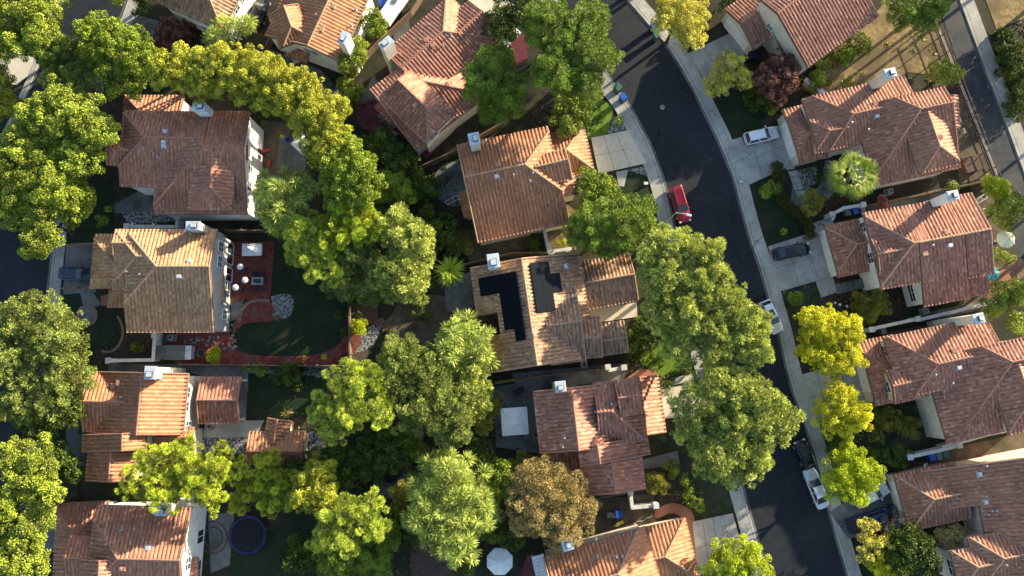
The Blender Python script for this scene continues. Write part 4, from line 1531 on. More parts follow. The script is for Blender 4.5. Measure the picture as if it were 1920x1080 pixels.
def crown_arrays(lobes, sp, rng, dens=1.0, core=True):
    """lobes: (centre, R, Rz) in world metres -> verts, quads, tint"""
    s = SPE[sp]
    cs = np.array([l[0] for l in lobes])
    Rs = np.array([l[1] for l in lobes])
    Zs = np.array([l[2] for l in lobes])
    cent, crad, cnorm = [], [], []
    for i, (c, R, Rz) in enumerate(lobes):
        k = int(1.8 * s.get('kd', 6.0) * dens * (R * R + R * Rz) / 2 / (s['rc'] ** 2)) + 5
        d = rng.normal(size=(k * 2, 3))
        d /= np.linalg.norm(d, axis=1)[:, None]
        d = d[d[:, 2] > -0.35][:k]
        f = rng.uniform(0.62, 1.08, size=(len(d), 1)) + (rng.random((len(d), 1)) < 0.2) * rng.uniform(0.04, 0.26, size=(len(d), 1))
        # lumps: low frequency radius modulation keeps outlines uneven
        ph = rng.uniform(0, 6.28, 4)
        a = np.arctan2(d[:, 1], d[:, 0])
        lump = 1 + 0.10 * np.sin(3 * a + ph[0] + 2 * d[:, 2]) + 0.11 * np.sin(5 * a + ph[1] - 3 * d[:, 2]) + 0.07 * np.sin(9 * a + ph[2])
        p = c + d * np.array([R, R, Rz]) * (f * lump[:, None] - s['rc'] / R * 0.45)
        keep = np.ones(len(p), bool)
        for j in range(len(lobes)):
            if j == i:
                continue
            q = (p - cs[j]) / np.array([Rs[j], Rs[j], Zs[j]])
            keep &= (q ** 2).sum(1) > 0.50
        cent.append(p[keep])
        cnorm.append(d[keep])
    cent = np.concatenate(cent)
    cnorm = np.concatenate(cnorm)
    md = s.get('md', 0.85) * s['rc'] / max(0.6, dens) ** 0.5
    order = rng.permutation(len(cent))
    sel = []
    for i_ in order:
        if not sel or ((cent[sel] - cent[i_]) ** 2).sum(1).min() > md * md:
            sel.append(i_)
    cent, cnorm = cent[sel], cnorm[sel]
    K = len(cent)
    crad = s['rc'] * rng.uniform(0.5, 1.25, K)
    n = s['n']
    nl = np.maximum(8, (n * (crad / s['rc']) ** 2).astype(int))
    idx = np.repeat(np.arange(K), nl)
    Nn = len(idx)
    d = rng.normal(size=(Nn, 3)) + cnorm[idx] * 0.55 + np.array([0, 0, 0.35])
    d /= np.linalg.norm(d, axis=1)[:, None]
    r = crad[idx] * rng.uniform(0.35, 1.0, Nn) ** 0.6
    pos = cent[idx] + d * r[:, None] * np.array([1, 1, 0.8])
    if core:
        m = int(Nn * 0.10)
        li = rng.choice(len(lobes), m, p=(Rs ** 2) / (Rs ** 2).sum())
        dd = rng.normal(size=(m, 3))
        dd /= np.linalg.norm(dd, axis=1)[:, None]
        pc = cs[li] + dd * (np.stack([Rs, Rs, Zs], 1)[li]) * rng.uniform(0.2, 0.72, (m, 1))
        pos = np.concatenate([pos, pc])
        d = np.concatenate([d, dd])
        idx = np.concatenate([idx, rng.integers(0, K, m)])
        Nn += m
    # orientation
    rv = rng.normal(size=(Nn, 3))
    rv /= np.linalg.norm(rv, axis=1)[:, None]
    axis = d * s['rad'] + rv * (1.05 - s['rad']) + np.array([0, 0, -s['droop']])
    if s['rad'] < 0.5:      # leaves lie roughly on the clump surface
        axis = np.cross(d, rv) * (1 - s['rad']) + d * s['rad'] * 0.6
    axis /= np.linalg.norm(axis, axis=1)[:, None] + 1e-9
    sidev = np.cross(axis, d * 0.6 + rv * 0.8 + np.array([0, 0, 0.3]))
    sidev /= np.linalg.norm(sidev, axis=1)[:, None] + 1e-9
    L = s['l'] * rng.uniform(0.6, 1.3, Nn)[:, None]
    W = s['w'] * rng.uniform(0.7, 1.25, Nn)[:, None]
    v0 = pos - axis * L * 0.5
    v1 = pos + sidev * W * 0.5 - axis * L * 0.05
    v2 = pos + axis * L * 0.5
    v3 = pos - sidev * W * 0.5 - axis * L * 0.05
    V = np.stack([v0, v1, v2, v3], 1).reshape(-1, 3)
    Q = np.arange(Nn * 4).reshape(-1, 4)
    C = np.array(s['c'])
    cl = rng.random(K)
    tcol = np.clip(cl[idx] * 0.6 + rng.random(Nn) * 0.5, 0, 1) * 1.999
    a = np.floor(tcol).astype(int)
    f = (tcol - a)[:, None]
    col = C[a] * (1 - f) + C[np.minimum(a + 1, 2)] * f
    col = col * rng.uniform(0.8, 1.2, (Nn, 1))
    col = np.concatenate([col, np.ones((Nn, 1))], 1)
    return V, Q, col


TREE_N = [0]


def tree(name, lobes, sp, h, label, cat='tree', group=None, trunk=True, dens=1.0, flat=0.75, base=None, bark='bark', seed=None):
    """lobes: (px, py, radius px[, dz]) of the crown as seen; h = crown top height in metres"""
    TREE_N[0] += 1
    rng = np.random.default_rng(seed or 1000 + TREE_N[0])
    LW = []
    for l in lobes:
        rpx = l[2]
        dz = l[3] if len(l) > 3 else 0
        R0 = rpx * mpp(l[0], l[1], h * 0.7)
        Rz = R0 * flat
        zc = max(h + dz - Rz, Rz * 0.55)
        c = P(l[0], l[1], zc)
        LW.append((c, rpx * mpp(l[0], l[1], zc), Rz))
    m = np.mean([l[0] for l in LW], 0)
    if base is not None:
        b = P(*base, 0)
    else:
        b = np.array([m[0], m[1], 0.0])
    V, Q, col = crown_arrays(LW, sp, rng, dens)
    V = V - np.array([b[0], b[1], 0])
    V[:, 2] = np.maximum(V[:, 2], 0.04)
    me = np_mesh('crown', V, Q, [M['leaf']], col=col)
    if not trunk:
        o = link(name, me)
        o.location = (b[0], b[1], 0)
        tag(o, label, cat, group)
        return o
    rt = empty(name, (b[0], b[1], 0), label, cat, group)
    link('crown', me, rt)
    mb = MB()
    zt = min(l[0][2] for l in LW)
    r = 0.06 + 0.022 * h
    top = (0.1, 0.05, max(1.2, zt * 0.55))
    mb.tube((0, 0, -0.05), (0.03, 0.02, 0.35), r * 1.5, r * 1.1)
    mb.tube((0.03, 0.02, 0.33), top, r * 1.1, r * 0.8)
    for c, R, Rz in LW:
        q = np.array(c) - np.array([b[0], b[1], 0])
        k = 3
        mb.tube(top, (q[0] * 0.5 + top[0] * 0.5, q[1] * 0.5 + top[1] * 0.5, (top[2] + q[2]) * 0.5), r * 0.7, r * 0.5, 7)
        mid = (q[0] * 0.5 + top[0] * 0.5, q[1] * 0.5 + top[1] * 0.5, (top[2] + q[2]) * 0.5)
        mb.tube(mid, (q[0], q[1], q[2]), r * 0.5, r * 0.3, 7)
        for j in range(k + 2):
            a = rng.uniform(0, 6.28)
            e = (q[0] + math.cos(a) * R * 0.75, q[1] + math.sin(a) * R * 0.75, q[2] + rng.uniform(0, 0.5) * Rz)
            mb.tube(mid if j % 2 else (q[0], q[1], q[2]), e, r * 0.32, r * 0.1, 6)
    mb.build('trunk', M[bark], rt, smooth=False)
    return rt


def shrub(lobes, sp, h, label, cat='shrub', group=None, name='shrub', dens=1.0, flat=0.8):
    return tree(name, lobes, sp, h, label, cat, group, trunk=False, dens=dens, flat=flat)


# left edge
tree('broadleaf_tree', [(35, 35, 62), (85, 70, 38), (18, 85, 38), (75, 20, 40)], 'broad', 10, 'broad green tree in the upper left corner of the picture')
tree('broadleaf_tree', [(10, 195, 30), (8, 150, 22)], 'gold', 6, 'small yellowing tree on the left edge beside the sunlit pavement')
tree('broadleaf_tree', [(195, 75, 48), (240, 105, 50), (160, 60, 22), (235, 150, 35, -1.5)], 'vivid', 10, 'vivid green tree between the upper left road and the yellow-green row')
tree('feathery_tree', [(115, 110, 42), (150, 150, 40), (110, 155, 30)], 'grey', 8, 'dark grey-green feathery tree over the upper left road')
tree('broadleaf_tree', [(130, 220, 55), (175, 240, 38), (75, 215, 34), (150, 290, 45, -1)], 'broad', 10.5, 'large green tree left of the red roof house, upper part of the clump')
tree('broadleaf_tree', [(55, 290, 60), (25, 345, 50), (95, 350, 48)], 'broad', 10, 'large green tree on the left edge below the road shade', seed=77)
tree('broadleaf_tree', [(65, 400, 40), (25, 395, 35), (85, 445, 33), (130, 375, 42, -1.5), (60, 465, 22)], 'broad', 9, 'green tree hanging over the dark road left of the tan roof house', seed=78)
tree('camphor_tree', [(60, 600, 55), (105, 640, 55), (45, 680, 60), (120, 700, 48, -1), (60, 745, 50, -1), (20, 620, 45)], 'grey', 11.5, 'huge pale green tree on the left edge level with the round brick-edged patio')
tree('broadleaf_tree', [(115, 770, 40), (60, 800, 35), (130, 730, 28)], 'dark', 8, 'dark shaded tree just below the huge pale green tree on the left')
tree('broadleaf_tree', [(45, 860, 42), (85, 905, 34), (40, 930, 50), (50, 985, 48), (15, 1045, 50), (65, 1045, 30, -2), (112, 925, 18)], 'broad', 11, 'big yellow-green tree filling the lower left corner')
tree('broadleaf_tree', [(110, 860, 30), (140, 880, 26)], 'dark', 6, 'dark tree between the orange-red roof and the lower left tree')
# the curved row
row = [(305, 128, 30), (352, 132, 42), (405, 130, 46), (455, 140, 48), (508, 155, 50), (555, 180, 50), (598, 220, 48), (618, 270, 44), (650, 310, 46), (680, 345, 40), (645, 365, 34)]
names = ['small end tree of the curved yellow-green row, nearest the vivid green tree', 'second tree of the curved yellow-green row, right of the small end tree',
         'yellow-green row tree directly above the white chimney of the red roof house', 'yellow-green row tree above the right end of the red roof house',
         'yellow-green row tree above the toy-strewn yard', 'yellow-green row tree where the row starts to bend down', 'yellow-green row tree at the middle of the bend, beside the grey path',
         'yellow-green row tree left of the round wine-coloured patio', 'yellow-green row tree above the pale canopy corner', 'lowest tree of the curved yellow-green row on its right side', 'lowest tree of the curved row on its left, above the conifers']
for (x, y, r), lb in zip(row, names):
    rr = random.Random(x)
    tree('row_tree', [(x, y, r), (x + rr.uniform(-14, 14), y + rr.uniform(8, 22), r * 0.75, -0.8), (x + rr.uniform(-22, 22), y - rr.uniform(4, 16), r * 0.6, -0.3)], 'gold' if x < 640 else 'vivid', 11.5 + rr.uniform(-.6, .6), lb, group='curved row of yellow-green trees')
# centre left trees
tree('conifer', [(535, 370, 42), (500, 350, 26, -1), (525, 410, 34, -0.5), (575, 355, 22, -1)], 'willow', 10, 'soft pale conifer right of the red roof house', seed=5)
tree('conifer', [(580, 440, 42), (600, 490, 34), (560, 470, 30, -1)], 'pine', 9.5, 'soft green pine at the corner of the dark round lawn', seed=6)
tree('pine_tree', [(650, 400, 42), (690, 425, 35), (630, 440, 34), (660, 375, 25, -1)], 'umbrella', 10, 'yellow-green pine in the middle of the central clump', seed=8)
tree('oak_tree', [(745, 430, 40), (775, 470, 40), (760, 525, 42), (720, 515, 34, -1), (785, 430, 18)], 'greyoak', 10, 'grey-green oak above the bare dirt yard', flat=1.1, seed=9)
tree('oak_tree', [(665, 490, 40), (700, 540, 34, -1), (650, 535, 30, -1)], 'grey', 8.5, 'green oak overhanging the small wooden deck', flat=1.1, seed=10)
tree('agave_tree', [(842, 508, 27)], 'yellow', 4, 'x') if False else None
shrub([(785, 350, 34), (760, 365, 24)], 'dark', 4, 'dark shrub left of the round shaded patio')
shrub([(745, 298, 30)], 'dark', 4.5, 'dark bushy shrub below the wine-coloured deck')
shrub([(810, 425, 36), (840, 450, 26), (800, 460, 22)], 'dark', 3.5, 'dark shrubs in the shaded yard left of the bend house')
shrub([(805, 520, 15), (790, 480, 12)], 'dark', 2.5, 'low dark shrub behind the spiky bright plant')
# lower centre
tree('pine_tree', [(690, 725, 42), (645, 715, 36), (610, 765, 34, -1), (655, 775, 38), (710, 765, 32), (625, 810, 30, -1)], 'pine', 11, 'bright puffy pine beside the small tiled garden building')
tree('oak_tree', [(760, 670, 44), (740, 720, 44), (800, 705, 46), (800, 765, 52), (845, 760, 44), (850, 800, 34, -1)], 'grey', 10, 'wide grey-green oak in the centre below the dirt yard')
tree('feathery_tree', [(868, 640, 46), (895, 670, 32, -1), (845, 665, 30)], 'willow', 9, 'pale feathery tree overhanging the lower left corner of the solar roof')
tree('oak_tree', [(875, 710, 40), (885, 750, 34, -1)], 'greyoak', 8, 'grey-green tree between the feathery tree and the canopy')
shrub([(915, 760, 26), (905, 800, 18)], 'olive', 4, 'olive shrub left of the square white canopy')
tree('willow_tree', [(835, 905, 58), (870, 950, 55), (820, 960, 56), (850, 1010, 48), (800, 920, 32, -1)], 'willow', 9, 'large pale willow-like tree at the bottom centre')
tree('umbrella_pine', [(300, 870, 42), (345, 865, 40), (262, 900, 36), (310, 915, 40), (370, 900, 42), (400, 870, 32), (395, 930, 28, -1)], 'umbrella', 10, 'bright yellow-green umbrella pine over the two lower left roofs', flat=0.55)
tree('umbrella_pine', [(440, 880, 34), (470, 920, 34, -1), (500, 880, 34, -1), (530, 910, 30, -1)], 'umbrella', 7, 'darker umbrella pine above the trampoline', flat=0.6)
shrub([(442, 940, 19)], 'umbrella', 6.2, 'small round sunlit pine puff just above the trampoline', cat='pine')
shrub([(512, 942, 28)], 'umbrella', 6, 'sunlit pine puff right of the trampoline', cat='pine')
tree('broadleaf_tree', [(595, 905, 38), (570, 930, 30), (610, 940, 28)], 'gold', 8, 'olive-yellow tree between the umbrella pine and the lower puffy pine')
tree('pine_tree', [(690, 945, 30), (655, 965, 34), (620, 990, 32), (690, 985, 34), (650, 1005, 34), (600, 1010, 24, -1)], 'pine', 10, 'bright puffy pine near the bottom edge left of the willow')
tree('broadleaf_tree', [(640, 1060, 40), (700, 1050, 35), (720, 1000, 30)], 'dense', 6, 'dark green tree at the bottom edge under the puffy pine')
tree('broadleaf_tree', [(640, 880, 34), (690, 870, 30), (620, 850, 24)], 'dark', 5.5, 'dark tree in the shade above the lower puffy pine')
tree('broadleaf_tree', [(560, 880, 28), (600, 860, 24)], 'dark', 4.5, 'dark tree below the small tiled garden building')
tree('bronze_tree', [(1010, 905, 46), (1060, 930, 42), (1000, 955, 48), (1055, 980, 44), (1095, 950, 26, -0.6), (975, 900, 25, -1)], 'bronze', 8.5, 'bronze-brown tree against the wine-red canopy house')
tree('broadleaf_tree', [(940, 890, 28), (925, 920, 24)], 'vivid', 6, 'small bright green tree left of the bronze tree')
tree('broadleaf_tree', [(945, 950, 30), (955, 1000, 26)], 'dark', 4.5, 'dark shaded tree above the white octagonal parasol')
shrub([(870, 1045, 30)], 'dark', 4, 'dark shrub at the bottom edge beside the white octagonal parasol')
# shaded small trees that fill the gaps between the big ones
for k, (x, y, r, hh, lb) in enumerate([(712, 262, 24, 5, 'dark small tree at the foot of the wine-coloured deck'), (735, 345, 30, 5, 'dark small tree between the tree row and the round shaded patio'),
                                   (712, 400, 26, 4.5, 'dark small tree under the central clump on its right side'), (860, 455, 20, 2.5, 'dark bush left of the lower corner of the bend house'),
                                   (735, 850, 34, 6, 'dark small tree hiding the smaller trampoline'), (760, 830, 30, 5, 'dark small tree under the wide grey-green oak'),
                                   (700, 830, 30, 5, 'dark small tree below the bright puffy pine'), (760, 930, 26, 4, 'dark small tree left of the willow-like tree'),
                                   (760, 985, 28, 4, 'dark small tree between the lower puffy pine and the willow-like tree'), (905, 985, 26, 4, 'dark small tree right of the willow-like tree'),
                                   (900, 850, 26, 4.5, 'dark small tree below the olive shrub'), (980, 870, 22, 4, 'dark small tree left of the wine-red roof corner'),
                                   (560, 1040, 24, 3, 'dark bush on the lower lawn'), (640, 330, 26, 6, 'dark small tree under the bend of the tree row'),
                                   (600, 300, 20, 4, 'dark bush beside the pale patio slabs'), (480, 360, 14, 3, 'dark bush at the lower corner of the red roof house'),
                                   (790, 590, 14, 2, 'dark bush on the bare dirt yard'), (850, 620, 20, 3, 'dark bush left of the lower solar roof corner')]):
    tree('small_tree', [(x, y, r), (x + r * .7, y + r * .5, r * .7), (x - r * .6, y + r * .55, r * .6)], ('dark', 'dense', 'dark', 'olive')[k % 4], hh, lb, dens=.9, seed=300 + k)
shrub([(668, 560, 12), (672, 590, 10), (668, 530, 14)], 'dark', 3.0, 'dark shrubs added outside the fence to shade the round lawn')  # added understory, blocks low sun passing under the crowns onto the lawn
# top middle
tree('redwood', [(925, 130, 42), (900, 165, 32), (945, 175, 42), (930, 205, 32, -1)], 'dense', 10, 'dense rounded green tree touching the diagonal house')
tree('redwood', [(1030, 45, 44), (1100, 45, 42), (1060, 90, 50), (1110, 105, 42), (1045, 135, 44), (1095, 155, 36, -1)], 'dense', 13, 'tallest dense green tree at the top beside the street')
tree('broadleaf_tree', [(940, 45, 32), (985, 15, 36), (960, 10, 30)], 'dark', 7, 'dark glossy tree at the top edge beside the pale driveway')
tree('broadleaf_tree', [(1075, 212, 34), (1060, 228, 24)], 'broad', 5.5, 'loose light green tree beside the cross gable of the bend house')
shrub([(1156, 229, 10.5)], 'dense', 2.0, 'clipped round bush on the bright lawn beside the pale driveway', name='round_bush')
tree('broadleaf_tree', [(1115, 355, 36), (1140, 380, 28)], 'vivid', 6.5, 'light green tree over the corner of the bend house roof')
tree('broadleaf_tree', [(1115, 425, 46), (1165, 415, 46), (1195, 405, 34), (1150, 450, 36, -0.5), (1090, 440, 28, -1)], 'dense', 8.5, 'dark green broad tree above the solar roof garage')
tree('broadleaf_tree', [(660, 115, 28), (670, 90, 20)], 'broad', 5.5, 'green tree left of the white chimney of the diagonal house')
tree('broadleaf_tree', [(705, 48, 24), (695, 30, 16)], 'vivid', 5, 'small bright tree between the striped roof house and the trailer')
shrub([(652, 170, 22), (650, 190, 18)], 'broad', 4, 'green shrub beside the fence of the diagonal house')
tree('feathery_tree', [(430, 62, 32), (455, 45, 22), (400, 75, 18)], 'willow', 6.5, 'feathery pale green tree in front of the brown roof house')
shrub([(266, 15, 17)], 'dark', 3.0, 'dark clipped round bush at the top edge beside the upper left pavement', name='round_bush')
shrub([(330, 65, 30), (300, 85, 20)], 'plum', 3.0, 'dark purple bush in the shade of the brown roof house')
shrub([(640, 200, 16)], 'dark', 3, 'dark shrub left of the wine-coloured round patio')
# street oaks
tree('street_oak', [(1235, 480, 40), (1280, 470, 40), (1320, 480, 34), (1250, 530, 48), (1310, 535, 46), (1340, 510, 28)], 'greyoak', 11, 'pale grey-green street oak nearest the red parked car')
tree('street_oak', [(1290, 590, 52), (1350, 570, 48), (1240, 590, 32, -1), (1400, 610, 40), (1345, 640, 50), (1280, 645, 36, -1), (1415, 660, 28)], 'greyoak', 11, 'wide pale grey-green street oak nearest the white hatchback')
tree('street_oak', [(1345, 730, 45), (1400, 740, 48), (1445, 790, 46), (1380, 800, 52), (1300, 760, 42, -0.5), (1340, 850, 46), (1400, 860, 40), (1290, 800, 30, -1), (1375, 895, 22, -1)], 'greyoak', 11, 'lowest pale grey-green street oak, right of the canopy house')
shrub([(1205, 640, 30), (1225, 610, 22)], 'dark', 2.5, 'white-flowering dark shrub at the lower right of the solar house')
shrub([(1255, 720, 12), (1285, 690, 12)], 'dark', 1.2, 'low dark shrub beside the terracotta path')
# right of the street
tree('autumn_tree', [(1280, 30, 42), (1255, 20, 30), (1295, 62, 30), (1240, 45, 20)], 'autumn', 8, 'yellow-brown tree at the top edge beside the blue bins')
tree('autumn_tree', [(1365, 125, 28), (1385, 145, 22), (1345, 155, 26, -0.7)], 'autumn', 4.6, 'small golden-brown tree beside the upper right driveway', bark='bark_pale')
tree('plum_tree', [(1460, 130, 30), (1440, 150, 28), (1475, 150, 24), (1455, 170, 24, -0.6)], 'plum', 5, 'dark purple plum tree in front of the ribbed red roof')
tree('pine_tree', [(1700, 12, 38), (1740, 10, 34), (1720, 40, 24, -1)], 'dense', 7.5, 'dark green tree at the top edge on the dry grass lot')
shrub([(1375, 5, 18), (1355, 10, 12)], 'dark', 3, 'dark green bush behind the upper right garage')
shrub([(1420, 180, 22), (1400, 150, 14), (1440, 198, 16)], 'dark', 1.6, 'low dark hedge under the purple plum tree')
shrub([(1448, 205, 12)], 'lime', 1.5, 'small bright bush left of the palm house roof')
for (x, y, r, lb) in [(1530, 155, 17, 'left one of the two green clumps above the palm house'), (1585, 155, 12, 'small bright green clump touching the palm house eave'),
                      (1540, 122, 13, 'small green clump at the corner of the ribbed roof'), (1580, 105, 19, 'green leafy clump below the ribbed roof eave'), (1608, 85, 19, 'largest green leafy clump beside the dry grass')]:
    shrub([(x, y, r), (x + r * 0.5, y - 4, r * 0.7)], 'vivid' if 'bright' in lb else 'broad', 2.0, lb, group='green clumps beside the dry grass')
shrub([(1762, 138, 22), (1785, 140, 18)], 'broad', 3.2, 'round green shrub at the lane end of the dry grass lot')
tree('small_tree', [(1445, 352, 17), (1438, 362, 12)], 'vivid', 3.5, 'small green tree on the lawn below the silver van')
tree('small_tree', [(1522, 378, 22), (1515, 392, 14)], 'olive', 3.2, 'olive-coloured round tree between the curved hedge and the palm')
shrub([(1467, 434, 9)], 'vivid', 1.3, 'small green bush on the lawn above the dark parked car')
shrub([(1495, 560, 13)], 'vivid', 1.5, 'small green bush on the poor lawn above the yellow tree')
shrub([(1628, 575, 30), (1645, 560, 16)], 'olive', 3.2, 'large dark olive bush beside the bay window')
hl = smooth_line([(1457, 312), (1459, 335), (1462, 362), (1475, 385), (1495, 400), (1512, 415), (1518, 440)], 5)
tree('hedge', [(x, y, 8.5) for x, y in hl[::1]], 'hedge', 1.2, 'curved low hedge winding across the lawn toward the dark parked car', cat='hedge', trunk=False, flat=0.9)
shrub([(1532, 290, 9), (1515, 320, 8), (1538, 335, 9), (1570, 305, 8)], 'dark', 1.2, 'low dark plants around the small gravel bed by the palm house')
shrub([(1615, 490, 12), (1640, 490, 12), (1590, 500, 10)], 'dark', 1.2, 'low dark plants beside the entry steps')
tree('yellow_tree', [(1550, 625, 46), (1520, 605, 26, -0.5), (1585, 620, 28, -0.5), (1560, 670, 38, -0.5), (1590, 655, 28, -0.5), (1520, 660, 24, -0.8)], 'yellow', 8, 'bright yellow tree beside the street, larger of the two yellow ones')
tree('yellow_tree', [(1580, 760, 38), (1555, 785, 30, -0.5), (1605, 780, 28, -0.5), (1560, 755, 26, -0.5), (1585, 800, 22, -0.8)], 'yellow', 6.5, 'smaller yellow tree with an open crown, below the larger yellow tree')
tree('lime_tree', [(1590, 865, 34), (1622, 890, 28), (1580, 910, 32), (1610, 925, 22, -0.5)], 'lime', 6.5, 'bright lime green tree covering the white car on the driveway')
tree('lime_tree', [(1375, 1050, 42), (1415, 1070, 34), (1350, 1075, 34), (1400, 1040, 24)], 'lime', 7, 'bright lime green tree at the bottom edge beside the street')
tree('broadleaf_tree', [(1625, 990, 18), (1640, 1020, 26), (1620, 1040, 18)], 'autumn', 4.2, 'thin yellow-green tree left of the leafless pale-twigged tree', dens=0.5, bark='bark_pale')
tree('broadleaf_tree', [(1700, 1010, 32), (1725, 1040, 34), (1690, 1050, 28)], 'dark', 5, 'dark green tree left of the lowest right gable')
tree('broadleaf_tree', [(1775, 1005, 26), (1795, 1000, 18)], 'bronze', 4, 'small rust-brown tree between the roofs of the wide house')
tree('broadleaf_tree', [(1655, 1070, 28), (1680, 1075, 22)], 'yellow', 4, 'yellow-green tree cut by the bottom edge under the dark green tree')
shrub([(1660, 785, 24), (1700, 800, 20)], 'olive', 2.0, 'dull olive shrub in the front yard of the plum roof house')
shrub([(1645, 850, 22), (1680, 860, 22)], 'dark', 1.8, 'dark shrub above the lower right driveway')
shrub([(1570, 835, 18)], 'dark', 2.4, 'dark green bush behind the lime tree')
shrub([(1640, 765, 12), (1660, 765, 12)], 'dark', 1.5, 'low dark hedge beside the plum roof garage')
tree('broadleaf_tree', [(1875, 360, 22), (1855, 345, 16)], 'lime', 4, 'yellow-green tree at the lane fence right of the palm house')
tree('broadleaf_tree', [(1880, 400, 30), (1900, 380, 22)], 'broad', 4.5, 'green tree beside the white ladder')
shrub([(1870, 478, 14), (1895, 490, 12)], 'broad', 1.6, 'low green plants right of the cream parasol')
tree('broadleaf_tree', [(1880, 560, 26), (1855, 580, 20), (1905, 545, 22)], 'broad', 4.5, 'green tree at the right edge below the teal parasol')
shrub([(1905, 605, 18)], 'broad', 2.5, 'green bush at the right edge beside the plum roof')
shrub([(1890, 100, 26), (1905, 140, 24), (1880, 70, 18)], 'dark', 1.4, 'dark ground bushes right of the far pavement near the top', group='dark bushes beyond the far pavement')
shrub([(1910, 190, 24), (1900, 210, 16)], 'dark', 1.4, 'dark ground bush right of the far pavement, lower one')
shrub([(1655, 385, 12), (1650, 372, 8)], 'pink', 2.0, 'pink flowering bush below the palm')
shrub([(1780, 355, 14)], 'broad', 1.8, 'green plant along the fence right of the pink flowering bush')
shrub([(1265, 880, 14), (1283, 900, 14), (1292, 925, 14), (1305, 945, 13), (1250, 870, 10)], 'vivid', 1.6, 'bright green curved shrub row beside the pale lower driveway', name='hedge', cat='hedge')
shrub([(1232, 905, 20)], 'olive', 2.2, 'round olive bush inside the yard beside the ring planter')
shrub([(1225, 800, 14), (1240, 820, 12)], 'dark', 1.6, 'dark bush between the canopy house and the street oak')
shrub([(1003, 462, 16)], 'dark', 1.8, 'dark bush in the narrow yard above the solar house')
shrub([(1055, 458, 12)], 'gold', 1.6, 'small golden bush inside the pale wall corner')
# small garden plants left
shrub([(401, 664, 13), (408, 660, 8)], 'lime', 1.1, 'bright green bush beside the round planter on the red paving')
shrub([(571, 671, 7)], 'lime', 0.8, 'left one of two small bright bushes below the round lawn')
shrub([(605, 667, 8)], 'lime', 0.9, 'right one of two small bright bushes below the round lawn')
shrub([(262, 652, 11)], 'broad', 1.0, 'green bush in the dark bed below the tan roof')
shrub([(672, 615, 15)], 'lime', 2.0, 'small bright bush beside the wooden steps')
shrub([(466, 692, 10), (486, 692, 12)], 'broad', 1.5, 'green bushes below the wooden fence of the red garden')
shrub([(545, 700, 24), (520, 705, 16)], 'dark', 1.6, 'dark spreading shrub below the round lawn')
shrub([(640, 590, 8), (642, 620, 8)], 'dark', 1.2, 'dark plants inside the wooden fence of the round lawn')
shrub([(190, 415, 12), (205, 395, 10)], 'broad', 1.2, 'green hedge left of the grey path of the red roof house')
shrub([(120, 640, 14)], 'dark', 1.5, 'dark shrub beside the small front lawn of the tan house')


def bare_tree(px, py, rpx, h, label):
    rng = np.random.default_rng(int(px))
    c = P(px, py, h * .6)
    R = rpx * mpp(px, py, h * .6)
    rt = empty('bare_tree', (c[0], c[1], 0), label, 'tree')
    MB().tube((0, 0, 0), (0, 0, h * .3), .12, .09).build('trunk', M['bark_pale'], rt)
    mb = MB()

    def grow(p, d, L, r, k):
        q_ = p + d * L
        mb.tube(tuple(p), tuple(q_), r, r * .6, 5)
        if k == 0:
            return
        for _ in range(4 if k > 1 else 5):
            e = d + rng.normal(size=3) * .5
            e[2] = abs(e[2]) * .7
            e /= np.linalg.norm(e)
            grow(q_, e, L * rng.uniform(.55, .85), r * .55, k - 1)
    for i in range(9):
        a = i * .7 + rng.uniform(-.2, .2)
        d = np.array([math.cos(a) * .8, math.sin(a) * .8, rng.uniform(.4, 1.1)])
        grow(np.array([0, 0, h * .28]), d / np.linalg.norm(d), R * .42, .045, 3)
    mb.build('branches', M['bark_pale'], rt)


bare_tree(1680, 985, 34, 4.5, 'leafless pale-twigged tree below the dark blue pickup')
tree('small_tree', [(1640, 820, 12), (1655, 826, 9)], 'olive', 2.0, 'thin olive bush left of the dull front yard shrub', dens=.6)


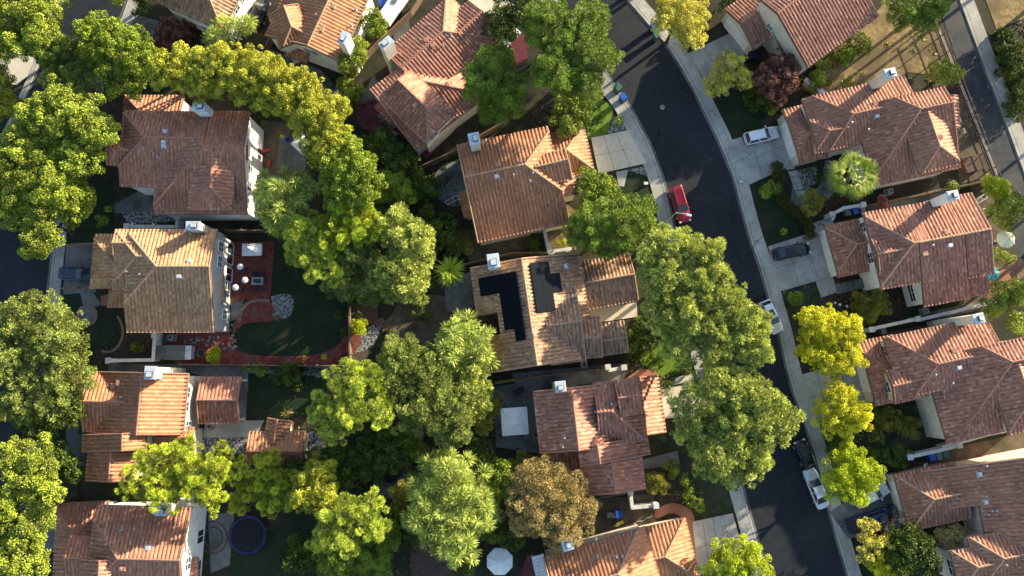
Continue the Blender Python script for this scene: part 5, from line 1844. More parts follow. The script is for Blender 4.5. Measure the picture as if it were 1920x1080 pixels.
def spiky(name, px, py, r_px, n, label, cat, col, h=2.0, z0=0.0, w=0.09, tr=0.0, droop=0.5, fan=0):
    """rosette of long blades; fan>0 makes palm fans on stalks"""
    zc = z0 + h
    c = P(px, py, zc)
    R = r_px * mpp(px, py, zc)
    rng = np.random.default_rng(int(px * 7 + py))
    rt = empty(name, (c[0], c[1], 0), label, cat)
    V, Q, C = [], [], []

    def blade(o, d, up, L, wd, dr, k=4):
        d = d / np.linalg.norm(d)
        sd = np.cross(d, [0, 0, 1.0])
        nn = np.linalg.norm(sd)
        sd = sd / nn if nn > 1e-3 else np.array([1.0, 0, 0])
        b = len(V)
        for i in range(k + 1):
            t = i / k
            p = o + d * L * t + np.array([0, 0, -dr * L * t * t])
            ww = wd * (1 - t * 0.85) * (0.6 + 0.8 * min(t * 3, 1)) / 1.4
            V.append(p - sd * ww)
            V.append(p + sd * ww)
        for i in range(k):
            Q.append([b + 2 * i, b + 2 * i + 1, b + 2 * i + 3, b + 2 * i + 2])
            f = rng.uniform(0.75, 1.25)
            C.append([col[0] * f, col[1] * f, col[2] * f, 1])
    if fan:
        for i in range(n):
            a = i * 2.39996 + rng.uniform(-.15, .15)
            el = 1.35 - 1.75 * (i + .5) / n + rng.uniform(-.1, .1)
            d = np.array([math.cos(a) * math.cos(el), math.sin(a) * math.cos(el), math.sin(el)])
            st = R * rng.uniform(0.42, 0.6)
            o0 = np.array([0, 0, zc])
            blade(o0, d, None, st, 0.03, 0.15, 3)
            o1 = o0 + d * st + np.array([0, 0, -0.15 * st])
            ax = d
            sd = np.cross(ax, [0, 0, 1.0])
            sd /= np.linalg.norm(sd) + 1e-9
            for j in range(fan):
                w_ = (j / (fan - 1) - 0.5) * 1.9
                dd = ax * math.cos(w_) + sd * math.sin(w_)
                blade(o1, dd, None, R * rng.uniform(0.36, 0.5) * (1 - 0.2 * abs(w_)), 0.095, 0.3, 3)
    else:
        for i in range(n):
            a = rng.uniform(0, 6.283)
            el = rng.uniform(0.0, 1.35)
            d = np.array([math.cos(a) * math.cos(el), math.sin(a) * math.cos(el), math.sin(el)])
            blade(np.array([0, 0, zc - R * 0.3]), d, None, R * rng.uniform(0.75, 1.1) * (0.6 + 0.4 * math.cos(el)) * 1.05, w, droop)
    V2 = np.array(V)
    me = np_mesh('crown', V2, np.array(Q), [M['leaf']], col=np.array(C))
    link('crown', me, rt)
    mb = MB()
    mb.tube((0, 0, 0), (0, 0, zc - R * 0.25), 0.28 if fan else 0.12, 0.2 if fan else 0.1, 10)
    mb.build('trunk', M['bark_pale'], rt)
    return rt


spiky('fan_palm', 1603, 328, 52, 48, 'tall fan palm beside the rust-red palm house roof', 'palm', (0.22, 0.29, 0.03), h=7.5, fan=11)
spiky('small_palm', 1242, 437, 24, 30, 'small palm tucked between the dark green tree and the street oak', 'palm', (0.28, 0.36, 0.06), h=4.5, fan=11)
spiky('yucca', 842, 506, 33, 300, 'bright yellow-green spiky yucca left of the solar roof', 'yucca', (0.42, 0.55, 0.06), h=2.6, w=0.09, droop=0.25)
spiky('agave', 518, 594, 12, 40, 'small agave beside the pale rocks in the red garden', 'agave', (0.14, 0.18, 0.04), h=0.5, w=0.06)
spiky('agave', 494, 588, 7, 26, 'tiny spiky plant left of the agave', 'agave', (0.10, 0.14, 0.03), h=0.4, w=0.04)
spiky('grass_tuft', 536, 775, 14, 70, 'dry golden grass tuft on the gable of the garden building', 'plant', (0.36, 0.27, 0.06), h=0.6, z0=3.0, w=0.03, droop=0.2)
spiky('agave', 1790, 345, 15, 45, 'small spiky palm at the corner of the palm house', 'agave', (0.10, 0.16, 0.05), h=1.0, w=0.05)

# low ground cover in the beds: loose leaves and tufts, nobody could count them
def cover(areas, sp, n_m2, name, hmax=0.35, seed=1):
    rng = np.random.default_rng(seed)
    s = SPE[sp]
    pts = []
    for poly in areas:
        w = [P(x, y, 0)[:2] for x, y in poly]
        xs, ys = [p[0] for p in w], [p[1] for p in w]
        A = (max(xs) - min(xs)) * (max(ys) - min(ys))
        k = int(A * n_m2 / 12)
        cx = rng.uniform(min(xs), max(xs), k)
        cy = rng.uniform(min(ys), max(ys), k)
        for x, y in zip(cx, cy):
            if inpoly(x, y, w):
                R = rng.uniform(0.2, 0.75)
                m = int(14 * R / 0.5)
                a = rng.uniform(0, 6.28, m)
                r = R * np.sqrt(rng.random(m))
                pts.append(np.stack([x + r * np.cos(a), y + r * np.sin(a), rng.uniform(0.05, hmax, m) * (1 - r / R * 0.6)], 1))
    pos = np.concatenate(pts)
    N = len(pos)
    ax = rng.normal(size=(N, 3)) * np.array([1, 1, 0.5])
    ax /= np.linalg.norm(ax, axis=1)[:, None]
    sd = np.cross(ax, rng.normal(size=(N, 3)))
    sd /= np.linalg.norm(sd, axis=1)[:, None]
    L = rng.uniform(0.07, 0.2, (N, 1))
    V = np.stack([pos - ax * L, pos + sd * L * 0.6, pos + ax * L, pos - sd * L * 0.6], 1).reshape(-1, 3)
    V[:, 2] = np.maximum(V[:, 2], 0.01)
    C = np.array(s['c'])[rng.integers(0, 3, N)] * rng.uniform(0.6, 1.1, (N, 1))
    o = link(name, np_mesh(name, V, np.arange(N * 4).reshape(-1, 4), [M['leaf']], col=np.concatenate([C, np.ones((N, 1))], 1)))
    tag(o, kind='stuff')
    return o


cover([[(600, 190), (700, 190), (860, 330), (850, 480), (700, 420), (620, 300)], [(550, 690), (950, 600), (950, 1000), (560, 880)], [(200, 120), (620, 120), (640, 220), (230, 180)],
       [(1330, 170), (1500, 130), (1500, 200), (1440, 215)], [(1500, 350), (1620, 360), (1600, 400), (1530, 430)], [(1545, 545), (1690, 560), (1690, 600), (1560, 600)],
       [(1860, 60), (1960, 20), (1960, 260), (1900, 180)], [(100, 640), (230, 630), (200, 690), (120, 690)], [(60, 760), (160, 760), (160, 930), (60, 930)], [(1190, 590), (1290, 690), (1250, 760), (1180, 800)],
       [(1090, 470), (1250, 440), (1250, 500), (1120, 480)], [(960, 200), (1140, 200), (1130, 250), (950, 240)], [(600, 860), (780, 860), (780, 1080), (520, 1080), (560, 960)]], 'dark', 9, 'undergrowth', seed=4)
cover([[(1560, 60), (1645, 20), (1740, -30), (1790, 145), (1555, 190), (1540, 120)]], 'autumn', 2.0, 'dry_weeds', 0.15, seed=5)
cover([[(1515, 800), (1760, 760), (1770, 800), (1560, 880)], [(1455, 548), (1545, 530), (1556, 580), (1475, 640)], [(1230, 870), (1370, 900), (1378, 955), (1240, 960)]], 'olive', 2.5, 'weeds', 0.15, seed=6)

cover([[(1143, 150), (1262, 425), (1256, 425), (1137, 150)], [(1268, 112), (1345, 255), (1395, 395), (1412, 455), (1405, 455), (1338, 255), (1262, 112)], [(1395, 930), (1430, 1050), (1425, 1050), (1390, 930)],
       [(1450, 575), (1510, 790), (1560, 960), (1553, 960), (1503, 790), (1443, 575)], [(1455, 620), (1530, 590), (1640, 700), (1640, 840), (1560, 880)]], 'autumn', 1.6, 'fallen_leaves', 0.16, seed=8)
# trees just outside the frame on the sunny side; they stand in the same neighbourhood and throw the shade seen on the right
for k, (x, y, r, hh) in enumerate([(1985, -20, 45, 9), (2000, 90, 50, 9), (2030, 230, 48, 9), (2040, 350, 40, 8), (1880, -75, 45, 10), (1960, -110, 50, 11), (1990, 470, 45, 9)]):
    tree('broadleaf_tree', [(x, y, r), (x + 20, y - 20, r * 0.7)], 'broad', hh, 'green tree beyond the right edge across the far lane', group='trees beyond the far lane', dens=0.6)
for k, (x, y, r, hh) in enumerate([(1180, -60, 50, 11), (1250, -90, 50, 10), (330, -60, 40, 9), (210, -30, 35, 9)]):
    tree('broadleaf_tree', [(x, y, r), (x + 20, y - 20, r * 0.7)], 'broad', hh, 'green tree beyond the top edge of the picture', group='trees beyond the top edge', dens=0.6)
# ------------------------------------------------------------------ vehicles
def paint(name, c, rough=0.22, metal=0.3):
    m, n, b = new_mat(name)
    b.inputs["Base Color"].default_value = (*c, 1)
    b.inputs["Roughness"].default_value = rough
    b.inputs["Metallic"].default_value = metal
    b.inputs["Coat Weight"].default_value = 0.6
    b.inputs["Coat Roughness"].default_value = 0.08
    return m


def car(name, nose, tail, W, label, col, kind='suv', cat='car', roofrack=False, sunroof=False, extra=None, Ht=None):
    """nose / tail: pixels of the bumpers on the ground; kind suv, sedan, hatch, pickup"""
    a, b = P(*tail, 0.7)[:2], P(*nose, 0.7)[:2]
    c = (a + b) / 2
    L = float(np.linalg.norm(b - a))
    rz = math.atan2(b[1] - a[1], b[0] - a[0])
    rt = empty(name, (c[0], c[1], 0.05), label, cat, None, rz)
    pm = paint(name + '_paint', col)
    Hb = {'suv': 1.02, 'sedan': 0.88, 'hatch': 0.92, 'pickup': 1.08}[kind]
    Hr = Ht or {'suv': 1.72, 'sedan': 1.42, 'hatch': 1.5, 'pickup': 1.8}[kind]
    w = W / 2
    # (x fraction, half width factor, top height factor)
    if kind == 'sedan':
        st = [(-.5, .72, .62), (-.49, .86, .80), (-.45, .95, .95), (-.30, 1, 1.0), (0, 1, 1.0), (.2, 1, 1.0), (.30, .99, .93), (.42, .95, .84), (.475, .87, .74), (.495, .76, .62), (.5, .66, .52)]
        cab = (-.36, -.20, .07, .24)
    elif kind == 'pickup':
        st = [(-.5, .88, .86), (-.495, .97, .98), (-.3, 1, 1.0), (0, 1, 1.0), (.2, 1, 1.0), (.30, .99, .97), (.44, .95, .90), (.48, .88, .82), (.5, .78, .66)]
        cab = (-.10, -.06, .13, .25)
    else:
        st = [(-.5, .80, .80), (-.49, .92, .98), (-.42, .98, 1.0), (-.2, 1, 1.0), (.1, 1, 1.0), (.22, 1, 1.0), (.32, .985, .93), (.43, .94, .86), (.48, .86, .74), (.5, .72, .6)]
        cab = (-.475, -.42, .06, .23) if kind == 'suv' else (-.46, -.36, .05, .24)
    mb = MB()
    vs = []
    K = 11
    for fx, fw, fz in st:
        x, ww, zt = fx * L, w * fw, Hb * fz
        prof = [(-ww * .93, .26), (-ww, .48), (-ww * .995, zt - .22), (-ww * .95, zt - .06), (-ww * .82, zt), (0, zt + .035), (ww * .82, zt), (ww * .95, zt - .06), (ww * .995, zt - .22), (ww, .48), (ww * .93, .26)]
        vs += [(x, y, z) for y, z in prof]
    fs = []
    n = len(st)
    for i in range(n - 1):
        for k in range(K - 1):
            p = i * K + k
            fs.append([p, p + K, p + K + 1, p + 1])
        fs.append([i * K + K - 1, (i + 1) * K + K - 1, (i + 1) * K, i * K])
    fs.append(list(range(K)))
    fs.append(list(range((n - 1) * K, n * K))[::-1])
    mb.add(vs, fs)
    body = mb.build('body', pm, rt, smooth=True)
    md = body.modifiers.new('edges', 'EDGE_SPLIT')
    md.split_angle = math.radians(38)
    # glass house
    x0, x1, x2, x3 = [f * L for f in cab]
    wb, wr = w * .90, w * .70
    zb, zr = Hb - 0.02, Hr - 0.05
    gv = [(x0, -wb * .93, zb), (x0, wb * .93, zb), (x3, wb * .93, zb - .04), (x3, -wb * .93, zb - .04), (x1, -wr * .96, zr), (x1, wr * .96, zr), (x2, wr, zr), (x2, -wr, zr)]
    mid = (x0 + x3) / 2
    mid2 = (x1 + x2) / 2
    for nm, face in (('windshield', [2, 3, 7, 6]), ('rear_window', [0, 1, 5, 4])):
        q = [gv[i] for i in face]
        cc = np.mean(q, 0)
        q2 = [tuple(np.array(v) * 0.93 + cc * 0.07 + np.array([0.02 if nm == 'windshield' else -0.02, 0, 0.015])) for v in q]
        o = MB().add(q2, [[0, 1, 2, 3]]).build(nm, M['glass'], rt)
    for sgn in (-1, 1):
        s0 = (x0, sgn * wb * .95, zb)
        s1 = (x3, sgn * wb * .95, zb - .04)
        s2 = (x2, sgn * wr * 1.01, zr)
        s3 = (x1, sgn * wr * 1.01, zr)
        for t0, t1 in ((0.04, 0.50), (0.54, 0.94)):
            def lp(p, q, t):
                return np.array(p) * (1 - t) + np.array(q) * t
            q = [lp(s0, s1, t0), lp(s0, s1, t1), lp(s3, s2, t1), lp(s3, s2, t0)]
            cc = np.mean(q, 0)
            q = [v * 0.92 + cc * 0.08 + np.array([0, sgn * 0.02, 0.004]) for v in q]
            MB().add(q, [[0, 1, 2, 3]] if sgn < 0 else [[3, 2, 1, 0]]).build('side_window', M['glass'], rt)
    rf = MB()
    rf.add(gv, [[3, 2, 6, 7], [1, 0, 4, 5], [0, 3, 7, 4], [2, 1, 5, 6], [4, 7, 6, 5]])
    rx, cx = (x2 - x1), (x1 + x2) / 2
    top = [(x1 - .02, -wr * .97, zr), (x1 - .02, wr * .97, zr), (x2 + .02, wr, zr), (x2 + .02, -wr, zr),
           (x1 + .15, -wr * .82, Hr), (x1 + .15, wr * .82, Hr), (x2 - .12, wr * .84, Hr), (x2 - .12, -wr * .84, Hr)]
    rf.add(top, [[0, 3, 7, 4], [2, 1, 5, 6], [1, 0, 4, 5], [3, 2, 6, 7], [4, 7, 6, 5]])
    ro = rf.build('cabin_roof', pm, rt)
    if sunroof:
        MB().box((cx + rx * .12, 0, Hr + .006), (rx * .45, wr * 1.1, .02)).build('sunroof', M['glass'], rt)
    if roofrack:
        for s in (-1, 1):
            MB().tube((x1 + .2, s * wr * .85, Hr + .05), (x2 - .2, s * wr * .85, Hr + .05), .025).build('roof_rail', pm, rt)
        for k in range(5):
            y = (k - 2) * wr * .34
            MB().box((cx, y, Hr + .012), (rx * .8, .05, .03)).build('roof_rib', pm, rt)
    if kind == 'pickup':
        bl0, bl1 = -.48 * L, -.12 * L
        bw = w * .78
        MB().box(((bl0 + bl1) / 2, 0, Hb + .03), (bl1 - bl0, bw * 2, .06)).build('bed_cover', M['black'], rt)
        for s in (-1, 1):
            MB().box(((bl0 + bl1) / 2, s * w * .88, Hb + .04), (bl1 - bl0, .12, .09)).build('bed_rail', pm, rt)
    for fx in (-.31, .32):
        for s in (-1, 1):
            x = fx * L
            ty = MB().tube((x, s * (w - .20), .34), (x, s * (w + .01), .34), .34, n=18).build('wheel', M['black'], rt)
            MB().tube((x, s * (w - .02), .34), (x, s * (w + .025), .34), .2, n=12).build('rim', M['grey_metal'], ty)
    for s in (-1, 1):
        MB().box((L * .465, s * w * .68, Hb * .74), (.26, .34, .12), s * -.35).build('headlight', M['headlight'], rt)
        MB().box((-L * .488, s * w * .76, Hb * .80), (.12, .24, .2)).build('taillight', M['taillight'], rt)
        MB().box((x3 - .35, s * (w + .08), Hb + .08), (.14, .22, .14)).build('mirror', pm, rt)
    MB().box((L * .496, 0, .42), (.12, W * .72, .2)).build('bumper', M['dark_metal'], rt)
    MB().box((-L * .496, 0, .44), (.1, W * .78, .2)).build('bumper', M['dark_metal'], rt)
    return rt


car('parked_van', (1285, 417), (1265, 350), 2.0, 'red long-roofed van parked at the kerb beside the driveway of the bend house', (0.30, 0.010, 0.022), 'suv', 'van', roofrack=True)
car('parked_van', (1458, 247), (1396, 262), 1.95, 'silver van parked on the driveway of the palm house', (0.74, 0.76, 0.80), 'suv', 'van', roofrack=False)
car('parked_car', (1519, 464), (1450, 478), 1.85, 'dark teal car parked on the driveway below the curved hedge', (0.004, 0.010, 0.016), 'sedan')
car('parked_car', (1460, 624), (1432, 564), 1.85, 'white hatchback with a dark sunroof at the kerb above the larger yellow tree', (0.78, 0.80, 0.82), 'hatch', sunroof=True)
car('parked_car', (1516, 879), (1546, 953), 1.9, 'pale silver sedan at the kerb left of the lime green tree', (0.62, 0.68, 0.72), 'sedan')
car('parked_car', (1498, 826), (1520, 876), 1.85, 'black car at the kerb half hidden by the lowest street oak', (0.012, 0.014, 0.018), 'hatch')
car('parked_car', (1665, 912), (1603, 944), 1.85, 'white car on the driveway half under the lime green tree', (0.72, 0.78, 0.80), 'sedan')
car('pickup_truck', (1684, 958), (1590, 988), 2.0, 'dark blue pickup truck with a black bed on the lower right driveway', (0.008, 0.02, 0.09), 'pickup', 'pickup truck')
car('parked_car', (178, 517), (113, 512), 1.9, 'dark blue-grey car on the driveway of the tan roof house', (0.03, 0.05, 0.08), 'suv')
car('parked_car', (497, -8), (478, 50), 1.9, 'black car beside the brown roof house at the top edge', (0.012, 0.012, 0.014), 'suv')
# white enclosed trailer
p = P(738, 12, 1.4)
rt = empty('cargo_trailer', (p[0], p[1], 0), 'white cargo trailer beside the fence at the top edge', 'trailer', None, math.radians(58))
MB().box((0, 0, 1.3), (5.6, 1.9, 1.7)).build('trailer_box', M['white'], rt, bevel=0.12)
for s in (-1, 1):
    for x in (-.6, .3):
        MB().tube((x, s * .95, .35), (x, s * 1.1, .35), .34, n=16).build('wheel', M['black'], rt)
MB().tube((-2.8, 0, .5), (-3.8, 0, .45), .06).build('tow_bar', M['dark_metal'], rt)
MB().box((0.4, 0, 2.2), (.7, .7, .12)).build('roof_vent', M['grey_plastic'], rt)


# ------------------------------------------------------------------ street furniture and garden things
def bin_(px, py, mat, label, rz=0.3, s=1.0):
    p = P(px, py, 1.0)
    rt = empty('wheelie_bin', (p[0], p[1], 0.13), label, 'bin', 'wheeled rubbish bins', rz)
    MB().box((0, 0, .5 * s), (.55 * s, .62 * s, .95 * s), taper=1.18).build('bin_body', mat, rt)
    MB().box((0, 0.02, 1.0 * s), (.72 * s, .84 * s, .09), taper=.9).build('lid', mat, rt)
    MB().tube((-.3 * s, -.38 * s, .95 * s), (.3 * s, -.38 * s, .95 * s), .03).build('handle', M['black'], rt)
    for q in (-1, 1):
        MB().tube((q * .26 * s, -.33 * s, .12), (q * .34 * s, -.33 * s, .12), .12, n=12).build('wheel', M['black'], rt)
    return rt


bin_(1168, 183, M['blue_plastic'], 'blue bin at the kerb, lower of the pair below the tallest dense tree', .6, 1.25)
bin_(1158, 165, M['green_plastic'], 'dark green bin at the kerb just above the blue one', .6, 1.35)
bin_(1226, 50, M['blue_plastic'], 'blue bin at the kerb under the yellow-brown tree', .6, 1.2)
bin_(1231, 67, M['green_plastic'], 'green bin at the kerb just below the blue bin near the yellow-brown tree', .6, 1.1)
bin_(1409, 105, M['blue_dark'], 'blue bin in the dark corner between the ribbed roof and its garage', .3, 1.3)
bin_(1603, 396, M['blue_plastic'], 'blue bin behind the white wall above the hipped garage', .2, 1.1)
bin_(1589, 399, M['grey_plastic'], 'dark grey bin left of the blue one behind the white wall above the hipped garage', .2, 1.1)
bin_(1618, 392, M['stone'], 'pale grey bin right of the blue one behind the white wall above the hipped garage', .2, 0.9)
bin_(1751, 607, M['blue_plastic'], 'blue bin on the dirt strip above the plum roof slope', .2, 1.25)
bin_(1655, 620, M['grey_plastic'], 'dark grey bin at the left end of the wall above the plum roof', .2, 1.1)
bin_(1746, 857, M['blue_plastic'], 'blue bin behind the white wall above the wide roof', .2, 1.2)
bin_(1759, 855, M['grey_plastic'], 'dark grey bin right of the blue bin above the wide roof', .2, 1.2)
bin_(1772, 852, M['green_plastic'], 'dark green bin, rightmost of the three above the wide roof', .2, 1.2)
bin_(1160, 964, M['blue_plastic'], 'bright blue bin in the narrow yard above the bottom orange roof', .1, 1.2)
bin_(718, 6, M['blue_plastic'], 'blue bin beside the white cargo trailer', .4, 1.3)

# street lamp over the red van
b = P(1243, 424, 0)
hd = P(1291, 403, 8.2)
rt = empty('street_lamp', (b[0], b[1], 0.1), 'grey street lamp whose arm reaches over the bonnet of the red van', 'street lamp')
dx, dy = hd[0] - b[0], hd[1] - b[1]
MB().lathe((0, 0, 0), [(.2, 0), (.18, .3), (.1, .5), (.085, 4), (.06, 7.7), (.05, 7.8)], 12).build('pole', M['cap_metal'], rt)
MB().tube((0, 0, 7.6), (dx * .5, dy * .5, 8.1), .05).tube((dx * .5, dy * .5, 8.1), (dx * .92, dy * .92, 8.2), .045).build('arm', M['cap_metal'], rt)
MB().box((dx, dy, 8.2), (.75, .32, .14), math.atan2(dy, dx), taper=.8).build('lamp_head', M['cap_metal'], rt)


def parasol(px, py, rpx, h, mat, label, n=8, rot=0.0, name='parasol', sq=None, cap=False):
    p = P(px, py, h)
    R = rpx * mpp(px, py, h)
    rt = empty(name, (p[0], p[1], 0), label, 'parasol' if not sq else 'canopy', None, rot)
    mb = MB()
    if sq:
        hx, hy = sq[0] * mpp(px, py, h) / 2, sq[1] * mpp(px, py, h) / 2
        ring = [(hx, hy), (-hx, hy), (-hx, -hy), (hx, -hy)]
    else:
        ring = [(R * math.cos(2 * math.pi * i / n), R * math.sin(2 * math.pi * i / n)) for i in range(n)]
    k = len(ring)
    inner = [(x * .16, y * .16) for x, y in ring]
    zt = h + (0.45 if not sq else 0.6)
    vs = [(x, y, h - .05) for x, y in ring] + [(x, y, zt) for x, y in inner] + [(0, 0, zt + .08)] + [(x * .99, y * .99, h - .22) for x, y in ring]
    fs = [[i, (i + 1) % k, k + (i + 1) % k, k + i] for i in range(k)] + [[k + i, k + (i + 1) % k, 2 * k] for i in range(k)] + [[2 * k + 1 + i, 2 * k + 1 + (i + 1) % k, (i + 1) % k, i] for i in range(k)]
    mb.add(vs, fs)
    mb.build('canopy_cloth', mat, rt)
    if cap:
        c = MB()
        q = .26
        c.add([(x * q, y * q, zt + .03) for x, y in ring] + [(0, 0, zt + .22)], [[i, (i + 1) % k, k] for i in range(k)])
        c.build('vent_cap', mat, rt)
    rb = MB()
    for i in range(k):
        rb.tube((ring[i][0] * .99, ring[i][1] * .99, h - .03), (inner[i][0], inner[i][1], zt + .015), .02)
    rb.build('frame_ribs', M['cap_metal'], rt)
    if sq:
        for x, y in ring:
            MB().box((x * .97, y * .97, h / 2 - .1), (.09, .09, h - .2)).build('post', M['dark_metal'], rt)
    else:
        MB().tube((0, 0, 0), (0, 0, zt), .035).build('pole', M['cap_metal'], rt)
        MB().lathe((0, 0, 0), [(.32, 0), (.3, .1), (.08, .14)], 16).build('base', M['dark_metal'], rt)
    return rt


parasol(937, 1053, 26, 2.5, M['canvas'], 'white octagonal parasol near the bottom edge left of the bronze tree', 8, .39)
parasol(1887, 448, 17.5, 2.4, M['canvas_cream'], 'cream round parasol near the right edge beside the lane', 8, .2)
parasol(1860, 512, 15, 2.3, M['canvas_teal'], 'teal parasol behind the right end of the plum-brown roof', 8, .1)
parasol(472, 468, 18, 2.4, M['canvas'], 'small white canopy on the red paved patio', 4, 0.02, 'garden_canopy', sq=(37, 23))
parasol(965, 790, 25, 2.6, M['canvas'], 'square white garden canopy left of the wine-red canopy house', 4, .07, 'garden_canopy', sq=(50, 51), cap=True)
parasol(567, 270, 20, 2.4, M['canvas'], 'white canopy half hidden under the bend of the yellow-green row', 4, -.75, 'garden_canopy', sq=(34, 30))

for (x, y, lb) in [(450, 500, 'topmost of the three white-topped patio heaters on the red patio'), (459, 525, 'middle white-topped patio heater, nearest the fire table'), (441, 539, 'lowest white-topped patio heater, beside the bay window')]:
    p = P(x, y, 2.2)
    rt = empty('patio_heater', (p[0], p[1], 0.06), lb, 'patio heater', 'white-topped patio heaters')
    MB().lathe((0, 0, 0), [(.25, 0), (.25, .5), (.06, .55), (.04, 1.9), (.12, 1.95), (.12, 2.1)], 16).build('stand', M['dark_metal'], rt)
    MB().lathe((0, 0, 2.1), [(.44, 0), (.42, .06), (.2, .14), (.03, .17)], 20).build('reflector', M['canvas'], rt)

# fire table with four dark chairs
p = P(483, 527, .6)
rt = empty('fire_table', (p[0], p[1], .06), 'white-rimmed fire table on the red patio', 'table')
MB().box((0, 0, .3), (1.3, .8, .55)).build('table_base', M['grey_plastic'], rt)
fr = MB()
for s in (-1, 1):
    fr.box((0, s * .42, .6), (1.7, .28, .07)).box((s * .68, 0, .604), (.32, .6, .07))
fr.build('table_rim', M['stone'], rt)
MB().box((0, 0, .62), (.9, .4, .1)).build('burner', M['dark_metal'], rt)


def chair(px, py, rz, label, mat='dark_metal', s=1.0, group=None, cat='chair', name='garden_chair'):
    p = P(px, py, .5)
    rt = empty(name, (p[0], p[1], .05), label, cat, group, rz)
    MB().box((0, 0, .42 * s), (.58 * s, .56 * s, .08)).build('seat', M[mat], rt)
    MB().box((-.29 * s, 0, .72 * s), (.07, .56 * s, .55 * s)).build('backrest', M[mat], rt)
    for q in (-1, 1):
        MB().box((0, q * .3 * s, .62 * s), (.5 * s, .06, .05)).build('armrest', M[mat], rt)
        for x in (-.24, .24):
            MB().box((x * s, q * .24 * s, .2 * s), (.05, .05, .4 * s)).build('leg', M[mat], rt)
    return rt


chair(477, 514, -1.57, 'dark chair above the fire table, left one', group='dark chairs round the fire table')
chair(490, 514, -1.57, 'dark chair above the fire table, right one', group='dark chairs round the fire table')
chair(477, 541, 1.57, 'dark chair below the fire table, left one', group='dark chairs round the fire table')
chair(490, 541, 1.57, 'dark chair below the fire table, right one', group='dark chairs round the fire table')
chair(497, 527, 3.14, 'dark chair at the right end of the fire table', group='dark chairs round the fire table')
chair(952, 82, .8, 'white armchair on the red paving at the top, lower left one', 'white', 1.35, 'white chairs at the top')
chair(970, 62, .8, 'white armchair on the red paving at the top, upper right one', 'white', 1.35, 'white chairs at the top')
chair(1798, 226, .3, 'white garden chair beside the lane fence, upper one', 'stone', 1.1, 'white chairs by the lane')
chair(1806, 246, .3, 'white garden chair beside the lane fence, lower one', 'stone', 1.1, 'white chairs by the lane')
chair(1904, 262 + 350, .3, 'white garden chair at the right edge beside the plum roof', 'white', 1.3) if False else None


def trampoline(px, py, rpx, label, h=.9):
    p = P(px, py, h)
    R = rpx * mpp(px, py, h)
    rt = empty('trampoline', (p[0], p[1], 0), label, 'trampoline')
    MB().lathe((0, 0, h - .04), [(R * .84, 0), (R * .84, .02), (.01, .03)], 36).build('jump_mat', M['net_black'], rt)
    mb = MB()
    n = 40
    vs = []
    for r, z in ((R * .84, h), (R * .86, h + .05), (R * .98, h + .05), (R, h - .02), (R * .98, h - .06), (R * .84, h - .05)):
        vs += [(r * math.cos(2 * math.pi * i / n), r * math.sin(2 * math.pi * i / n), z) for i in range(n)]
    fs = []
    for j in range(6):
        for i in range(n):
            fs.append([j * n + i, j * n + (i + 1) % n, ((j + 1) % 6) * n + (i + 1) % n, ((j + 1) % 6) * n + i])
    mb.add(vs, fs)
    mb.build('pad_ring', M['blue_dark'], rt)
    for i in range(6):
        a = i * math.pi / 3 + .3
        MB().tube((R * .95 * math.cos(a), R * .95 * math.sin(a), 0), (R * .95 * math.cos(a), R * .95 * math.sin(a), h - .03), .03).build('leg', M['grey_metal'], rt)
        MB().tube((R * 1.02 * math.cos(a), R * 1.02 * math.sin(a), .3), (R * 1.0 * math.cos(a), R * 1.0 * math.sin(a), h + 1.3), .02).build('net_pole', M['blue_dark'], rt)


trampoline(464, 1003, 36, 'large trampoline with a blue rim beside the white end wall of the lower left house')
trampoline(732, 884, 23, 'smaller blue-rimmed trampoline in deep shade between the oak and the willow')


def lounger(px, py, rz, label, mat='white'):
    p = P(px, py, .35)
    rt = empty('sun_lounger', (p[0], p[1], .05), label, 'sun lounger', None, rz)
    f = MB()
    for s in (-1, 1):
        f.tube((-.95, s * .32, .3), (.95, s * .32, .3), .035)
    for x in (-.95, .95, .2):
        f.tube((x, -.32, .3), (x, .32, .3), .035)
    f.build('frame', M[mat], rt)
    for x in (-.8, .8):
        for s in (-1, 1):
            MB().tube((x, s * .32, 0), (x, s * .32, .3), .03).build('leg', M[mat], rt)
    MB().box((-.35, 0, .3), (1.1, .54, .03)).build('sling', M['concrete_dark'], rt)
    return rt


lounger(848, 375, .5, 'white-framed sun lounger on the round shaded patio')
lounger(1839, 373, .5, 'white-framed lounger on the dirt right of the long pale slope')
p = P(1855, 393, .1)
rt = empty('ladder', (p[0], p[1], .08), 'white ladder lying on the dirt near the lane', 'ladder', None, .15)
for s in (-1, 1):
    MB().box((0, s * .24, 0), (1.9, .06, .07)).build('rail', M['white'], rt)
for i in range(6):
    MB().box((-.8 + i * .32, 0, 0), (.07, .42, .04)).build('rung', M['white'], rt)


def ac(px, py, rz, label):
    p = P(px, py, .9)
    rt = empty('ac_unit', (p[0], p[1], .02), label, 'air conditioner', 'air conditioner units', rz)
    MB().box((0, 0, .05), (1.0, 1.0, .1)).build('pad', M['concrete'], rt)
    MB().box((0, 0, .5), (.8, .8, .8)).build('casing', M['stone'], rt, bevel=.05)
    MB().lathe((0, 0, .9), [(.33, 0), (.33, .02), (.28, .025), (.02, .02)], 20).build('fan_opening', M['dark_metal'], rt)
    g = MB()
    for r in (.12, .2, .28):
        g.lathe((0, 0, .93), [(r, 0), (r + .015, .01), (r, .02)], 16)
    g.build('fan_grille', M['grey_metal'], rt)


ac(319, 633, 0, 'air conditioner below the tan roof beside the red paving')
ac(1096, 684, .1, 'air conditioner in the dark gap below the solar roof house')
ac(1737, 583, .2, 'air conditioner below the plum-brown roof near the tan wall')
ac(1670, 358, .2, 'air conditioner below the palm house roof')
ac(393, 800, 0, 'air conditioner under the lower edge of the purple-red patio roof')


